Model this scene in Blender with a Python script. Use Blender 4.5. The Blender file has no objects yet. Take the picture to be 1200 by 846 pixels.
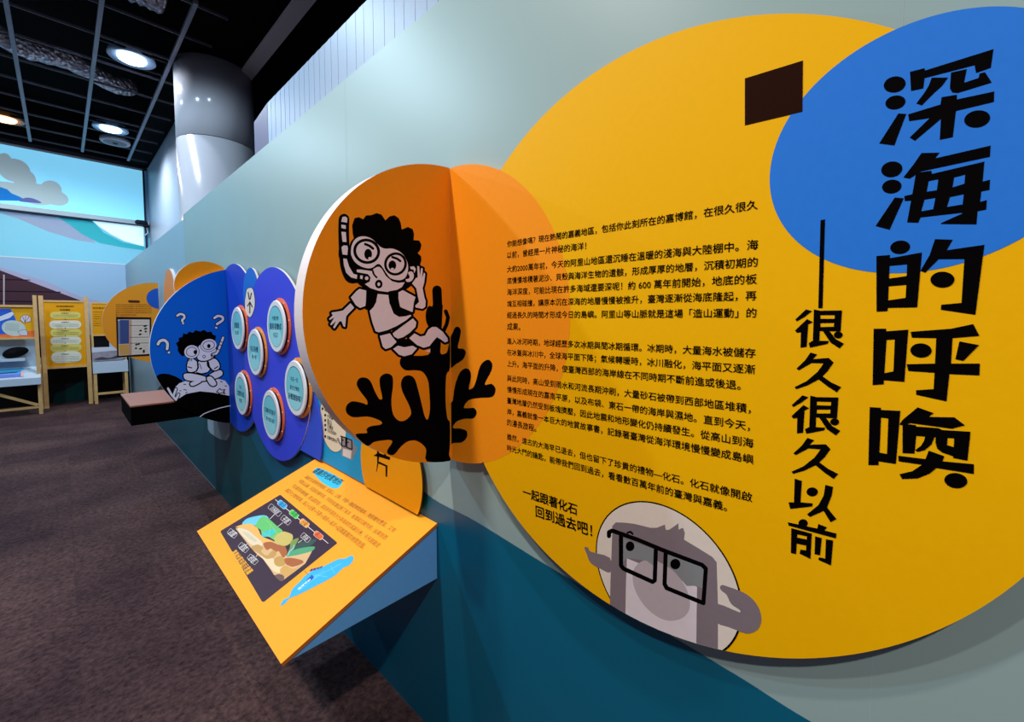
import bpy, math, random
import numpy as np
from mathutils import Vector
from mathutils.geometry import tessellate_polygon, delaunay_2d_cdt
random.seed(7)
SC = bpy.context.scene
COL = SC.collection

# ------------------------------------------------------------------ camera
FPX, YAW, PIT = 493.0, math.radians(46.96), math.radians(3.0)
CX, CY = 600.0, 371.0 + 493.0 * math.tan(math.radians(3.0))
FLOOR = -1.59                       # the eye is the origin; the floor lies 1.59 m below it
cd = bpy.data.cameras.new('camera')
cam = bpy.data.objects.new('camera', cd); COL.objects.link(cam)
cd.sensor_width = 36.0; cd.lens = FPX / 1200 * 36.0
cd.shift_y = -(423 - CY) / 1200; cd.clip_start = 0.02
cam.rotation_euler = (math.pi / 2 - PIT, 0, -YAW)
SC.camera = cam

# ------------------------------------------------------------------ world, lights, exposure
SC.view_settings.view_transform = 'Standard'
SC.view_settings.look = 'None'
SC.view_settings.gamma = 1.0
SC.view_settings.use_curve_mapping = False
SC.view_settings.exposure = 0.0
w = bpy.data.worlds.new('world'); SC.world = w; w.use_nodes = True
w.node_tree.nodes['Background'].inputs[0].default_value = (0.62, 0.72, 1.0, 1)
w.node_tree.nodes['Background'].inputs[1].default_value = 0.15
COOL, BLUE, WARM, NEUT = (0.80, 0.90, 1.0), (0.60, 0.83, 1.0), (1.0, 0.80, 0.55), (1.0, 0.93, 0.84)
#        x      y     colour watts
LAMPS_AND_FILLS = [(0.67, 6.60, COOL, 70, 177, .3), (0.65, 9.28, COOL, 230, 160, .8), (-0.47, 9.98, WARM, 90, 160, .8),
         (0.10, 3.95, BLUE, 100, 176, .25), (-0.47, 1.55, NEUT, 230, 140, 1.0), (-1.30, -1.50, NEUT, 470, 150, .9),  # last entry: unseen fill spot added behind the camera
         (-1.40, 1.60, NEUT, 230, 150, .9), (-1.60, 4.60, BLUE, 330, 176, .2), (-1.60, 7.60, BLUE, 240, 176, .2)]  # unseen aisle spots, added as fill to brighten and tint the walls and panels
LAMP_Z = 2.93

# ------------------------------------------------------------------ helpers
def lin(c):
    c = c / 255.0
    return c / 12.92 if c <= 0.04045 else ((c + 0.055) / 1.055) ** 2.4
MATS = {}
def mat(rgb, rough=0.6, spec=0.12, metal=0.0, emit=0.0, grain=0.035, scale=60.0, name=None):
    key = (tuple(rgb), rough, spec, metal, emit, grain, scale)
    if key in MATS: return MATS[key]
    m = bpy.data.materials.new(name or 'paint_%d_%d_%d' % tuple(rgb)); m.use_nodes = True
    nt = m.node_tree; b = nt.nodes['Principled BSDF']
    col = (lin(rgb[0]), lin(rgb[1]), lin(rgb[2]), 1)
    b.inputs['Base Color'].default_value = col
    b.inputs['Roughness'].default_value = rough
    b.inputs['Specular IOR Level'].default_value = spec
    b.inputs['Metallic'].default_value = metal
    if grain:
        tc = nt.nodes.new('ShaderNodeTexCoord'); n = nt.nodes.new('ShaderNodeTexNoise')
        n.inputs['Scale'].default_value = scale; n.inputs['Detail'].default_value = 3
        mx = nt.nodes.new('ShaderNodeMix'); mx.data_type = 'RGBA'; mx.blend_type = 'MULTIPLY'
        mx.inputs[0].default_value = 1.0
        r = nt.nodes.new('ShaderNodeMapRange')
        r.inputs[3].default_value = 1 - 2 * grain; r.inputs[4].default_value = 1 + grain
        nt.links.new(tc.outputs['Object'], n.inputs['Vector']); nt.links.new(n.outputs[0], r.inputs[0])
        mx.inputs[6].default_value = col; nt.links.new(r.outputs[0], mx.inputs[7])
        nt.links.new(mx.outputs[2], b.inputs['Base Color'])
    if emit:
        b.inputs['Emission Color'].default_value = col
        b.inputs['Emission Strength'].default_value = emit
    MATS[key] = m
    return m

OFF = {}                                            # world offset of each thing, so parts sit in local space
def link(name, verts, faces, mats, parent=None, idx=None, smooth=False):
    off = OFF.get(parent.name, Vector()) if parent else Vector()
    me = bpy.data.meshes.new(name)
    me.from_pydata([tuple(Vector(v) - off) for v in verts], [], faces)
    for m in (mats if isinstance(mats, (list, tuple)) else [mats]): me.materials.append(m)
    if idx: me.polygons.foreach_set('material_index', idx)
    if smooth: me.polygons.foreach_set('use_smooth', [True] * len(me.polygons))
    me.update()
    o = bpy.data.objects.new(name, me); COL.objects.link(o)
    if parent:
        o.parent = parent; OFF[o.name] = off
    return o
def thing(name, loc, label, cat, group=None):
    o = bpy.data.objects.new(name, None); COL.objects.link(o); o.location = loc
    o.empty_display_size = 0.05
    o['label'] = label; o['category'] = cat
    if group: o['group'] = group
    OFF[o.name] = Vector(loc)
    return o
def tag(o, label, cat, group=None):
    o['label'] = label; o['category'] = cat
    if group: o['group'] = group
    return o
def struct(o):
    o['kind'] = 'structure'; return o

class MB:
    """collects solids into one mesh"""
    def __init__(s): s.v, s.f, s.i = [], [], []
    def add(s, v, f, mi=0):
        n = len(s.v); s.v += [Vector(p) for p in v]; s.f += [[a + n for a in q] for q in f]; s.i += [mi] * len(f); return s
    def box(s, a, b, mi=0):
        x0, y0, z0 = a; x1, y1, z1 = b
        v = [(x0,y0,z0),(x1,y0,z0),(x1,y1,z0),(x0,y1,z0),(x0,y0,z1),(x1,y0,z1),(x1,y1,z1),(x0,y1,z1)]
        return s.add(v, [(0,3,2,1),(4,5,6,7),(0,1,5,4),(1,2,6,5),(2,3,7,6),(3,0,4,7)], mi)
    def bar(s, p, q, wd, mi=0):                       # square bar between two points
        p, q = Vector(p), Vector(q); d = (q - p).normalized()
        a = d.cross(Vector((0, 0, 1)) if abs(d.z) < .9 else Vector((0, 1, 0))).normalized(); b = d.cross(a)
        h = wd / 2
        v = [c + a * i * h + b * j * h for c in (p, q) for i, j in ((-1,-1),(1,-1),(1,1),(-1,1))]
        return s.add(v, [(0,1,2,3),(7,6,5,4),(0,4,5,1),(1,5,6,2),(2,6,7,3),(3,7,4,0)], mi)
    def lathe(s, prof, ctr, ax=Vector((0,0,1)), n=48, mi=0):   # prof: (radius, height) list, closed with caps
        ax = ax.normalized(); a = ax.orthogonal().normalized(); b = ax.cross(a); c = Vector(ctr)
        v = []
        for r, h in prof:
            for k in range(n):
                t = 2 * math.pi * k / n
                v.append(c + ax * h + (a * math.cos(t) + b * math.sin(t)) * r)
        f = []
        for j in range(len(prof) - 1):
            for k in range(n):
                k2 = (k + 1) % n
                f.append((j*n+k, j*n+k2, (j+1)*n+k2, (j+1)*n+k))
        f.append(tuple(range(n - 1, -1, -1))); f.append(tuple(range((len(prof)-1)*n, len(prof)*n)))
        return s.add(v, f, mi)
    def build(s, name, mats, parent=None, smooth=False):
        return link(name, s.v, s.f, mats, parent, s.i, smooth)

def ray(px, py):
    a, b = (px - CX) / FPX, -(py - CY) / FPX
    fh = Vector((math.sin(YAW), math.cos(YAW), 0)); r = Vector((math.cos(YAW), -math.sin(YAW), 0)); u = Vector((0, 0, 1))
    return fh * math.cos(PIT) - u * math.sin(PIT) + r * a + (u * math.cos(PIT) + fh * math.sin(PIT)) * b

class Plane:
    """a real surface in the room: origin, in-surface axes, outward normal; reads measured points of the photo onto it"""
    def __init__(s, O, U, V, N): s.O, s.U, s.V, s.N = Vector(O), Vector(U).normalized(), Vector(V).normalized(), Vector(N).normalized()
    def px(s, p):
        d = ray(*p); q = d * (s.O.dot(s.N) / d.dot(s.N)) - s.O
        return (q.dot(s.U), q.dot(s.V))
    def P(s, uv, h=0.0): return s.O + s.U * uv[0] + s.V * uv[1] + s.N * h
def wallplane(x): return Plane((x, 0, 0), (0, -1, 0), (0, 0, 1), (-1, 0, 0))
def crossplane(y): return Plane((0, y, 0), (1, 0, 0), (0, 0, 1), (0, -1, 0))

def smooth(pts, n=5, closed=True):
    out = []; N = len(pts)
    rng = range(N) if closed else range(N - 1)
    for i in rng:
        if closed: p0, p1, p2, p3 = pts[i-1], pts[i], pts[(i+1) % N], pts[(i+2) % N]
        else: p0, p1, p2, p3 = pts[max(i-1,0)], pts[i], pts[i+1], pts[min(i+2, N-1)]
        for k in range(n):
            t = k / n
            out.append(tuple(0.5 * ((2*b) + (c-a)*t + (2*a-5*b+4*c-d)*t*t + (3*b-a-3*c+d)*t**3) for a, b, c, d in zip(p0, p1, p2, p3)))
    if not closed: out.append(pts[-1])
    return out
def ell(cx, cy, rx, ry, rot=0, n=36):
    c, s = math.cos(math.radians(rot)), math.sin(math.radians(rot))
    return [(cx + rx*math.cos(t)*c - ry*math.sin(t)*s, cy + rx*math.cos(t)*s + ry*math.sin(t)*c) for t in (2*math.pi*k/n for k in range(n))]
def circ(cu, cv, r, n=128): return ell(cu, cv, r, r, 0, n)
def clip_half(poly, a, b, c):                       # keep a*u + b*v <= c
    out = []
    for i in range(len(poly)):
        p, q = poly[i-1], poly[i]
        dp, dq = a*p[0]+b*p[1]-c, a*q[0]+b*q[1]-c
        if (dp <= 0) != (dq <= 0):
            t = dp / (dp - dq); out.append((p[0]+(q[0]-p[0])*t, p[1]+(q[1]-p[1])*t))
        if dq <= 0: out.append(q)
    return out
def clip_circle(poly, cu, cv, r, n=96):
    for k in range(n):
        t = 2*math.pi*k/n; a, b = math.cos(t), math.sin(t)
        poly = clip_half(poly, a, b, a*cu + b*cv + r)
        if not poly: return []
    return poly
def rrect(u0, v0, u1, v1, r, n=6):
    out = []
    for cu, cv, a0 in ((u1-r, v1-r, 0), (u0+r, v1-r, 90), (u0+r, v0+r, 180), (u1-r, v0+r, 270)):
        for k in range(n + 1):
            t = math.radians(a0 + 90*k/n); out.append((cu + r*math.cos(t), cv + r*math.sin(t)))
    return out

class Print:
    """flat printed artwork on one plane: one mesh, several inks"""
    def __init__(s, pl, base=0.0003, lift=0.0002): s.pl, s.base, s.lift = pl, base, lift; s.q, s.t, s.m = [], [], []
    def ink(s, rgb):
        m = rgb if isinstance(rgb, bpy.types.Material) else mat(rgb)
        if m not in s.m: s.m.append(m)
        return s.m.index(m)
    def poly(s, uv, rgb, layer=0, holes=()):
        if len(uv) < 3: return s
        s.q.append((layer, len(s.q), s.ink(rgb), list(uv), [list(h) for h in holes])); return s
    def pp(s, pts, rgb, layer=0, holes=(), sm=0):     # measured points
        if sm: pts = smooth(pts, sm)
        return s.poly([s.pl.px(p) for p in pts], rgb, layer, [[s.pl.px(p) for p in h] for h in holes])
    def stroke(s, pts, wd, rgb, layer=0, sm=0, closed=False):    # measured centre line and width
        if sm: pts = smooth(pts, sm, closed)
        if closed: pts = list(pts) + [pts[0]]
        r = wd / 2
        for p, q in zip(pts, pts[1:]):
            dx, dy = q[0]-p[0], q[1]-p[1]; l = math.hypot(dx, dy)
            if l < 1e-6: continue
            nx, ny = -dy/l*r, dx/l*r
            s.pp([(p[0]+nx,p[1]+ny),(q[0]+nx,q[1]+ny),(q[0]-nx,q[1]-ny),(p[0]-nx,p[1]-ny)], rgb, layer)
        for p in pts: s.pp(ell(p[0], p[1], r, r, 0, 12), rgb, layer)
        return s
    def ustroke(s, pts, wd, rgb, layer=0, closed=False):         # the same in surface metres
        if closed: pts = list(pts) + [pts[0]]
        r = wd / 2
        for p, q in zip(pts, pts[1:]):
            dx, dy = q[0]-p[0], q[1]-p[1]; l = math.hypot(dx, dy)
            if l < 1e-9: continue
            nx, ny = -dy/l*r, dx/l*r
            s.poly([(p[0]+nx,p[1]+ny),(q[0]+nx,q[1]+ny),(q[0]-nx,q[1]-ny),(p[0]-nx,p[1]-ny)], rgb, layer)
        for p in pts: s.poly(ell(p[0], p[1], r, r, 0, 10), rgb, layer)
        return s
    def outlined(s, pts, fill, line, wd, layer=0, sm=0):
        if sm: pts = smooth(pts, sm)
        s.stroke(pts, wd, line, layer, closed=True); s.pp(pts, fill, layer + 1); return s
    def text(s, body, p, q, rgb, layer=0, bold=0.0, aspect=1.0, uv=False):
        """lettering centred on the line p-q"""
        c = bpy.data.curves.new('type', 'FONT'); c.body = body; c.size = 1; c.resolution_u = 2
        o = bpy.data.objects.new('type', c); COL.objects.link(o)
        me = bpy.data.meshes.new_from_object(o.evaluated_get(bpy.context.evaluated_depsgraph_get()))
        vs = [(a.co.x, a.co.y) for a in me.vertices]; fs = [tuple(f.vertices) for f in me.polygons]
        bpy.data.objects.remove(o); bpy.data.curves.remove(c); bpy.data.meshes.remove(me)
        if not vs: return s
        x0, x1 = min(a for a, b in vs), max(a for a, b in vs)
        if not uv: p, q = s.pl.px(p), s.pl.px(q)
        du, dv = q[0]-p[0], q[1]-p[1]; sc = math.hypot(du, dv) / (x1 - x0); l = math.hypot(du, dv); du /= l; dv /= l
        k = s.ink(rgb)
        for c_, (ox, oy) in enumerate(((0, 0),) if not bold else ((-bold, -bold), (bold, -bold), (-bold, bold), (bold, bold))):
            pts = []
            for x, y in vs:
                a, b = (x + ox - x0) * sc, (y + oy - 0.37) * sc * aspect
                pts.append((p[0] + du*a - dv*b, p[1] + dv*a + du*b))
            s.t.append((k, pts, fs, c_ * 2e-5))
        return s
    def build(s, name, parent):
        """resolve all inks into one flush printed sheet, lettering on top"""
        V, F, I = [], [], []
        if s.q:
            v2, e2 = [], []
            for layer, order, k, uv, holes in s.q:
                for l in [uv] + holes:
                    n = len(v2); v2 += [Vector((a * 100, b * 100)) for a, b in l]
                    e2 += [(n + q, n + (q + 1) % len(l)) for q in range(len(l))]
            ov, oe, of, _, _, _ = delaunay_2d_cdt(v2, e2, [], 0, 1e-5, False)
            P2 = np.array([tuple(p) for p in ov]) / 100; T = np.array([f[:3] for f in of if len(f) == 3])
            c = P2[T].mean(axis=1); win = np.full(len(T), -1)
            for layer, order, k, uv, holes in sorted(s.q, key=lambda q: (q[0], q[1])):
                q = np.array(uv); sel = np.where((c[:, 0] > q[:, 0].min()) & (c[:, 0] < q[:, 0].max()) & (c[:, 1] > q[:, 1].min()) & (c[:, 1] < q[:, 1].max()))[0]
                if not len(sel): continue
                x, y = c[sel, 0], c[sel, 1]; ins = np.zeros(len(sel), bool)
                for l in [uv] + holes:
                    for (ax, ay), (bx, by) in zip(l, l[1:] + l[:1]):
                        if ay == by: continue
                        ins ^= ((ay > y) != (by > y)) & (x < (bx - ax) * (y - ay) / (by - ay) + ax)
                win[sel[ins]] = k
            V = [s.pl.P((p[0], p[1]), s.base) for p in P2.tolist()]
            for t, k in zip(T.tolist(), win.tolist()):
                if k >= 0: F.append(t); I.append(k)
            used = sorted({q for f in F for q in f}); rm = {q: n for n, q in enumerate(used)}
            V = [V[q] for q in used]; F = [[rm[q] for q in f] for f in F]
        for k, pts, fs, dh in s.t:
            n = len(V); V += [s.pl.P(p, s.base + s.lift + dh) for p in pts]
            for f in fs: F.append([n + j for j in f]); I.append(k)
        return link(name, V, F, s.m, parent, I)

def board(pl, uv, t, front, side, name, parent, h=0.0):
    n = len(uv)
    v = [pl.P(p, h) for p in uv] + [pl.P(p, h - t) for p in uv]
    tr = tessellate_polygon([[Vector((a, b, 0)) for a, b in uv]])
    f = [tuple(q) for q in tr] + [tuple(a + n for a in reversed(q)) for q in tr]
    idx = [0] * len(tr) + [1] * len(tr)
    for i in range(n):
        j = (i + 1) % n; f.append((i, j, j + n, i + n)); idx.append(1)
    return link(name, v, f, [front, side], parent, idx)

def zm(ox, oy, s): return lambda *l: [(ox + x / s, oy + y / s) for x, y in l]
BLACK = mat((4, 3, 4), 0.8, 0.03, grain=0)
WHITE_EDGE = mat((232, 222, 226), 0.55)

# ================================================================== THE SETTING
D = 0.913                                              # the printed exhibition wall
FACE = 0.883                                           # faces of the boards mounted on it
FAR = 11.4
PW, PF, PB = wallplane(D), wallplane(FACE), crossplane(FAR)

# carpet
m = bpy.data.materials.new('carpet'); m.use_nodes = True; nt = m.node_tree; b = nt.nodes['Principled BSDF']
b.inputs['Roughness'].default_value = 0.95; b.inputs['Specular IOR Level'].default_value = 0.1
tc = nt.nodes.new('ShaderNodeTexCoord'); n1 = nt.nodes.new('ShaderNodeTexNoise'); n2 = nt.nodes.new('ShaderNodeTexNoise')
n1.inputs['Scale'].default_value = 42; n1.inputs['Detail'].default_value = 6; n1.inputs['Roughness'].default_value = 0.75
n2.inputs['Scale'].default_value = 1.3; n2.inputs['Detail'].default_value = 4
cr = nt.nodes.new('ShaderNodeValToRGB'); cr.color_ramp.elements[0].position = 0.3; cr.color_ramp.elements[1].position = 0.75
cr.color_ramp.elements[0].color = (lin(44), lin(33), lin(38), 1); cr.color_ramp.elements[1].color = (lin(126), lin(97), lin(94), 1)
bk = nt.nodes.new('ShaderNodeTexBrick'); bk.inputs['Scale'].default_value = 2.0; bk.offset = 0.0
bk.inputs['Color1'].default_value = (1, 1, 1, 1); bk.inputs['Color2'].default_value = (0.74, 0.74, 0.80, 1)
bk.inputs['Mortar'].default_value = (0.78, 0.76, 0.78, 1); bk.inputs['Mortar Size'].default_value = 0.006
bk.inputs['Brick Width'].default_value = 1.0; bk.inputs['Row Height'].default_value = 1.0
mx = nt.nodes.new('ShaderNodeMix'); mx.data_type = 'RGBA'; mx.blend_type = 'MULTIPLY'; mx.inputs[0].default_value = 1
mx2 = nt.nodes.new('ShaderNodeMix'); mx2.data_type = 'RGBA'; mx2.blend_type = 'MULTIPLY'; mx2.inputs[0].default_value = 0.8
for t in (n1, n2, bk): nt.links.new(tc.outputs['Object'], t.inputs['Vector'])
nt.links.new(n1.outputs[0], cr.inputs[0]); nt.links.new(cr.outputs[0], mx.inputs[6]); nt.links.new(bk.outputs[0], mx.inputs[7])
nt.links.new(mx.outputs[2], mx2.inputs[6]); r2 = nt.nodes.new('ShaderNodeValToRGB'); r2.color_ramp.elements[0].position = 0.32; r2.color_ramp.elements[1].position = 0.68; r2.color_ramp.elements[0].color = (.34, .32, .42, 1); r2.color_ramp.elements[1].color = (1.0, .95, .92, 1)
nt.links.new(n2.outputs[0], r2.inputs[0]); nt.links.new(r2.outputs[0], mx2.inputs[7]); nt.links.new(mx2.outputs[2], b.inputs['Base Color'])
bp = nt.nodes.new('ShaderNodeBump'); bp.inputs['Strength'].default_value = 0.5; bp.inputs['Distance'].default_value = 0.01
nt.links.new(n1.outputs[0], bp.inputs['Height']); nt.links.new(bp.outputs[0], b.inputs['Normal'])
CARPET = m
struct(MB().box((-7, -4, FLOOR - 0.1), (4, FAR + 0.2, FLOOR)).build('floor', CARPET))
CEIL = mat((14, 13, 15), 0.9, 0.05, grain=0)
struct(MB().box((-7, -4, 3.75), (4, FAR + 0.2, 3.85)).build('ceiling', CEIL))
# dropped black soffit beside the pillar
struct(MB().box((1.03, -4, 3.02), (1.62, FAR, 3.74)).build('trim_1', CEIL))
struct(MB().box((1.762, -4, 3.02), (4, FAR, 3.74)).build('trim_8', CEIL))
struct(MB().box((1.62, -4, 2.98), (1.76, FAR, 3.12)).build('trim_2', mat((238, 222, 222), 0.5)))     # grey beam edge
struct(MB().box((2.6, -4, FLOOR), (2.7, FAR, 3.02)).build('wall_back', mat((30, 28, 34), 0.8)))

# exhibition wall: pale printed board, two lengths
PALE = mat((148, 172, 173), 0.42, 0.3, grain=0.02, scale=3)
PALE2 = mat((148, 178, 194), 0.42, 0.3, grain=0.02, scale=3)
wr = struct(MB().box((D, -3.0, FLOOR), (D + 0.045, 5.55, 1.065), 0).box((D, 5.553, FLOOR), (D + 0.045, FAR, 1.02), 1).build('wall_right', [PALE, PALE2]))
# vertical board joints
for y in (0.02, 1.88, 3.7):
    pr = Print(PW, 0.0002); pr.poly([(-y - .0008, FLOOR), (-y + .0008, FLOOR), (-y + .0008, 1.065), (-y - .0008, 1.065)], (160, 178, 182)); pr.build('board_joint', wr)
# the printed teal sea along the foot of the wall
TEAL = mat((0, 92, 122), 0.38, 0.35, grain=0.03, scale=4)
TEAL2 = mat((0, 84, 98), 0.38, 0.35, grain=0.03, scale=4)
pr = Print(PW, 0.0008)
edge = [(497, 576), (558, 611), (638.6, 660.8), (710, 703), (780, 741.5), (870, 795), (951.5, 846)]
uv = [PW.px(p) for p in edge]
top = smooth([(-4.45, -1.05), (-4.2, -0.86), (-3.7, -0.70), (-2.9, -0.55), (-2.0, -0.50), (-1.6, -0.53)] + uv + [(0.15, -0.75), (0.6, -0.82), (3.0, -1.1)], 6, False)
pr.poly([(-4.6, FLOOR + .002)] + top + [(3.0, FLOOR + .002)], TEAL)
pr.poly(smooth([(-8.6, -1.58), (-8.2, -1.2), (-7.4, -0.92), (-6.2, -0.74), (-5.0, -0.70), (-4.4, -0.66), (-3.9, -0.64), (-3.3, -0.95), (-2.9, -1.15), (-2.6, -1.58)], 6, False), TEAL2, 1)
Z3 = zm(110, 290, 3.134)
Z6 = zm(120, 440, 4.23); pr.pp(Z6((520, 190), (634, 215), (630, 298), (618, 320), (590, 318), (560, 302), (535, 284), (524, 268)), (168, 186, 196), 2)
pr.build('printed_sea', wr)

# structural wall behind, seen past the pillar, then the fluted upstand above the exhibition wall
struct(MB().box((1.31, 7.95, FLOOR), (1.5, FAR, 2.99)).build('wall_side', mat((168, 178, 196), 0.4, 0.4)))
struct(MB().box((1.27, 7.93, FLOOR), (1.31, 8.0, 3.0)).build('trim_3', mat((96, 108, 132), 0.5)))
fl = MB()
y = -3.0; k = 0
while y < 3.5:                                          # shallow flutes
    wdt = 0.035 + 0.02 * random.random(); y2 = min(y + wdt, 3.5); d = 0.001 if k % 2 else 0.0
    fl.box((1.10 + d, y, 0.4), (1.16, y2, 1.575)); y = y2; k += 1
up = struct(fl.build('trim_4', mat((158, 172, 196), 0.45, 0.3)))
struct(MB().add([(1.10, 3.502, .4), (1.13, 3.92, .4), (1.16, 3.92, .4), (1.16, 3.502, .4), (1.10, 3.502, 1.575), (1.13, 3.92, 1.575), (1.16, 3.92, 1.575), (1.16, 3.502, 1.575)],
    [(0,1,5,4), (1,2,6,5), (2,3,7,6), (3,0,4,7), (4,5,6,7), (3,2,1,0)]).build('trim_5', mat((120, 112, 138), 0.5)))  # bent end of the upstand, its shade put into a darker purple-grey
# dark recess panel above the upstand
struct(MB().box((2.2, 4.6, 1.2), (2.24, 6.4, 2.6)).build('trim_6', mat((70, 70, 78), 0.6)))

# pillar
t = thing('pillar', (1.414, 6.36, FLOOR), 'thick round glossy grey pillar rising behind the printed wall', 'pillar')
PIL = mat((196, 192, 200), 0.16, 0.5, grain=0.02, scale=4)
MB().lathe([(0.405, 0), (0.405, 3.69)], (1.414, 6.36, FLOOR), n=96).build('lower_shaft', PIL, t, True)
MB().lathe([(0.401, 3.69), (0.401, 3.70)], (1.414, 6.36, FLOOR), n=96).build('joint_ring', mat((70, 70, 80), .5), t, True)
MB().lathe([(0.405, 3.70), (0.405, 4.605)], (1.414, 6.36, FLOOR), n=96).build('upper_shaft', PIL, t, True)

# far wall -------------------------------------------------------------------
fw = struct(MB().box((-7, FAR, FLOOR), (1.31, FAR + 0.2, 3.75)).build('wall_far', mat((156, 190, 222), 0.6)))
pr = Print(PB, 0.004)
T = zm(0, 140, 4.4545)
zr = 1.838
pr.poly([(-7, 1.02), (1.31, 1.04), (1.31, zr), (-7, zr)], (140, 212, 236), 0)
pr.poly([(-7, 2.96), (1.31, 2.96), (1.31, 3.75), (-7, 3.75)], (16, 15, 18), 0)
pr.poly([(-7, 2.965), (1.30, 2.965), (1.30, 3.05), (-7, 3.05)], (66, 56, 64), 1)
pr.pp(T((-60, 470), (60, 480), (300, 512), (420, 560), (500, 645), (400, 630), (250, 585), (100, 520)), (160, 176, 206), 1)
pr.pp(T((300, 508), (485, 528), (540, 590), (640, 640), (755, 665), (755, 684), (640, 668), (520, 645), (430, 600), (370, 555)), (60, 186, 200), 2)
pr.poly([(-7, 1.01), (0.92, 1.03), (0.92, 1.05), (-7, 1.035)], (206, 226, 236), 3)  # pale lower edge line, its bright highlight painted in
Z2 = zm(0, 270, 3.679)
pr.pp(Z2((-900, -80), (0, 158), (200, 220), (350, 286), (440, 308), (700, 420), (700, 470), (380, 330), (350, 303), (0, 172), (-900, -60)), (176, 172, 204), 4)
pr.pp(Z2((-900, -60), (0, 170), (200, 238), (352, 302), (352, 560), (-900, 590)), (72, 44, 56), 3)
for yy, xe in ((212, 130), (264, 262), (308, 352)): pr.pp(Z2((-900, yy - 20), (xe, yy), (xe, yy + 4), (-900, yy - 12)), (22, 14, 20), 5)
pr.pp(Z2((14, 190), (20, 192), (20, 330), (14, 330)), (190, 180, 184), 6)
pr.poly([(-7, FLOOR), (0.9, FLOOR), (0.9, -0.35), (-7, -0.35)], (24, 24, 28), 7)
pr.pp(Z2((210, 800), (240, 700), (300, 680), (362, 640), (362, 800)), (14, 58, 56), 8)
pr.build('printed_mural', fw)
# upper lightbox window and lower strip window: backlit film behind metal frames
GLOW = mat((132, 214, 250), 0.4, 0.3, emit=0.75, grain=0.05, scale=0.7)
GLOW2 = mat((196, 232, 252), 0.4, 0.3, emit=0.75, grain=0)
win = struct(MB().box((-6.9, FAR - 0.03, 1.92), (1.235, FAR, 2.955)).build('window_1', GLOW))
PL_ = crossplane(FAR - 0.03); pr = Print(PL_, 0.003)
CLOUD = mat((164, 188, 198), 0.6, emit=0.42)
def bubble(*c):
    for x, y, rx, ry in c: pr.pp([(x2, y2) for x2, y2 in T(*ell(x, y, rx, ry, 12))], CLOUD, 0)
bubble((75, 265, 85, 60), (130, 320, 60, 55), (265, 365, 58, 46), (190, 390, 110, 55), (290, 410, 70, 38), (60, 370, 130, 40), (330, 415, 28, 24), (20, 215, 40, 40), (-60, 300, 60, 60))
pr.pp(T((-300, 300), (0, 352), (60, 385), (115, 410), (115, 425), (-300, 400)), mat((20, 120, 206), emit=0.3), 1, sm=3)
pr.pp(T((105, 418), (140, 408), (180, 415), (218, 436), (160, 434), (105, 428)), mat((96, 108, 176), emit=0.2), 2, sm=3)
pr.build('cloud_print', win)
MB().box((-6.9, FAR - 0.05, 2.935), (1.26, FAR - 0.032, 2.97)).build('frame_head', mat((200, 205, 205), .4), win)
MB().box((1.232, FAR - 0.06, 1.36), (1.262, FAR - 0.032, 2.965)).build('frame_side', mat((40, 48, 66), .4), win)
win2 = struct(link('window_2', [PB.P(PB.px(p), 0.012) for p in T((482, 530), (520, 560), (580, 600), (650, 635), (750, 662), (750, 556))], [(0,1,2,3,4,5)], GLOW2))
rail = struct(MB().box((-6.9, FAR - 0.09, 1.845), (1.30, FAR - 0.001, 1.925), 0).box((-6.9, FAR - 0.085, 1.825), (1.30, FAR - 0.001, 1.844), 1).build('trim_7', [mat((176, 196, 210), .35, .5), mat((40, 50, 66), .5)]))

# small camera on the end of the rail
t = thing('security_camera', (1.17, FAR - 0.1, 1.86), 'small dark security camera at the right end of the window rail', 'camera')
MB().lathe([(0.05, 0), (0.05, 0.02), (0.02, 0.03), (0.02, 0.10)], (1.24, FAR - 0.09, 1.84), Vector((0, -1, 0)), 20).build('mount', mat((60, 60, 70), .4), t)
MB().lathe([(0.045, 0), (0.05, 0.02), (0.05, 0.17), (0.035, 0.19)], (1.24, FAR - 0.21, 1.87), Vector((-0.8, -0.5, -0.1)), 20).build('camera_body', mat((30, 32, 44), .3), t, False)
MB().bar((1.25, FAR - 0.1, 1.83), (1.27, FAR - 0.1, 1.70), 0.014).bar((1.27, FAR - 0.1, 1.70), (1.22, FAR - 0.1, 1.64), 0.014).build('cable', mat((220, 225, 230), .4), t)

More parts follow.
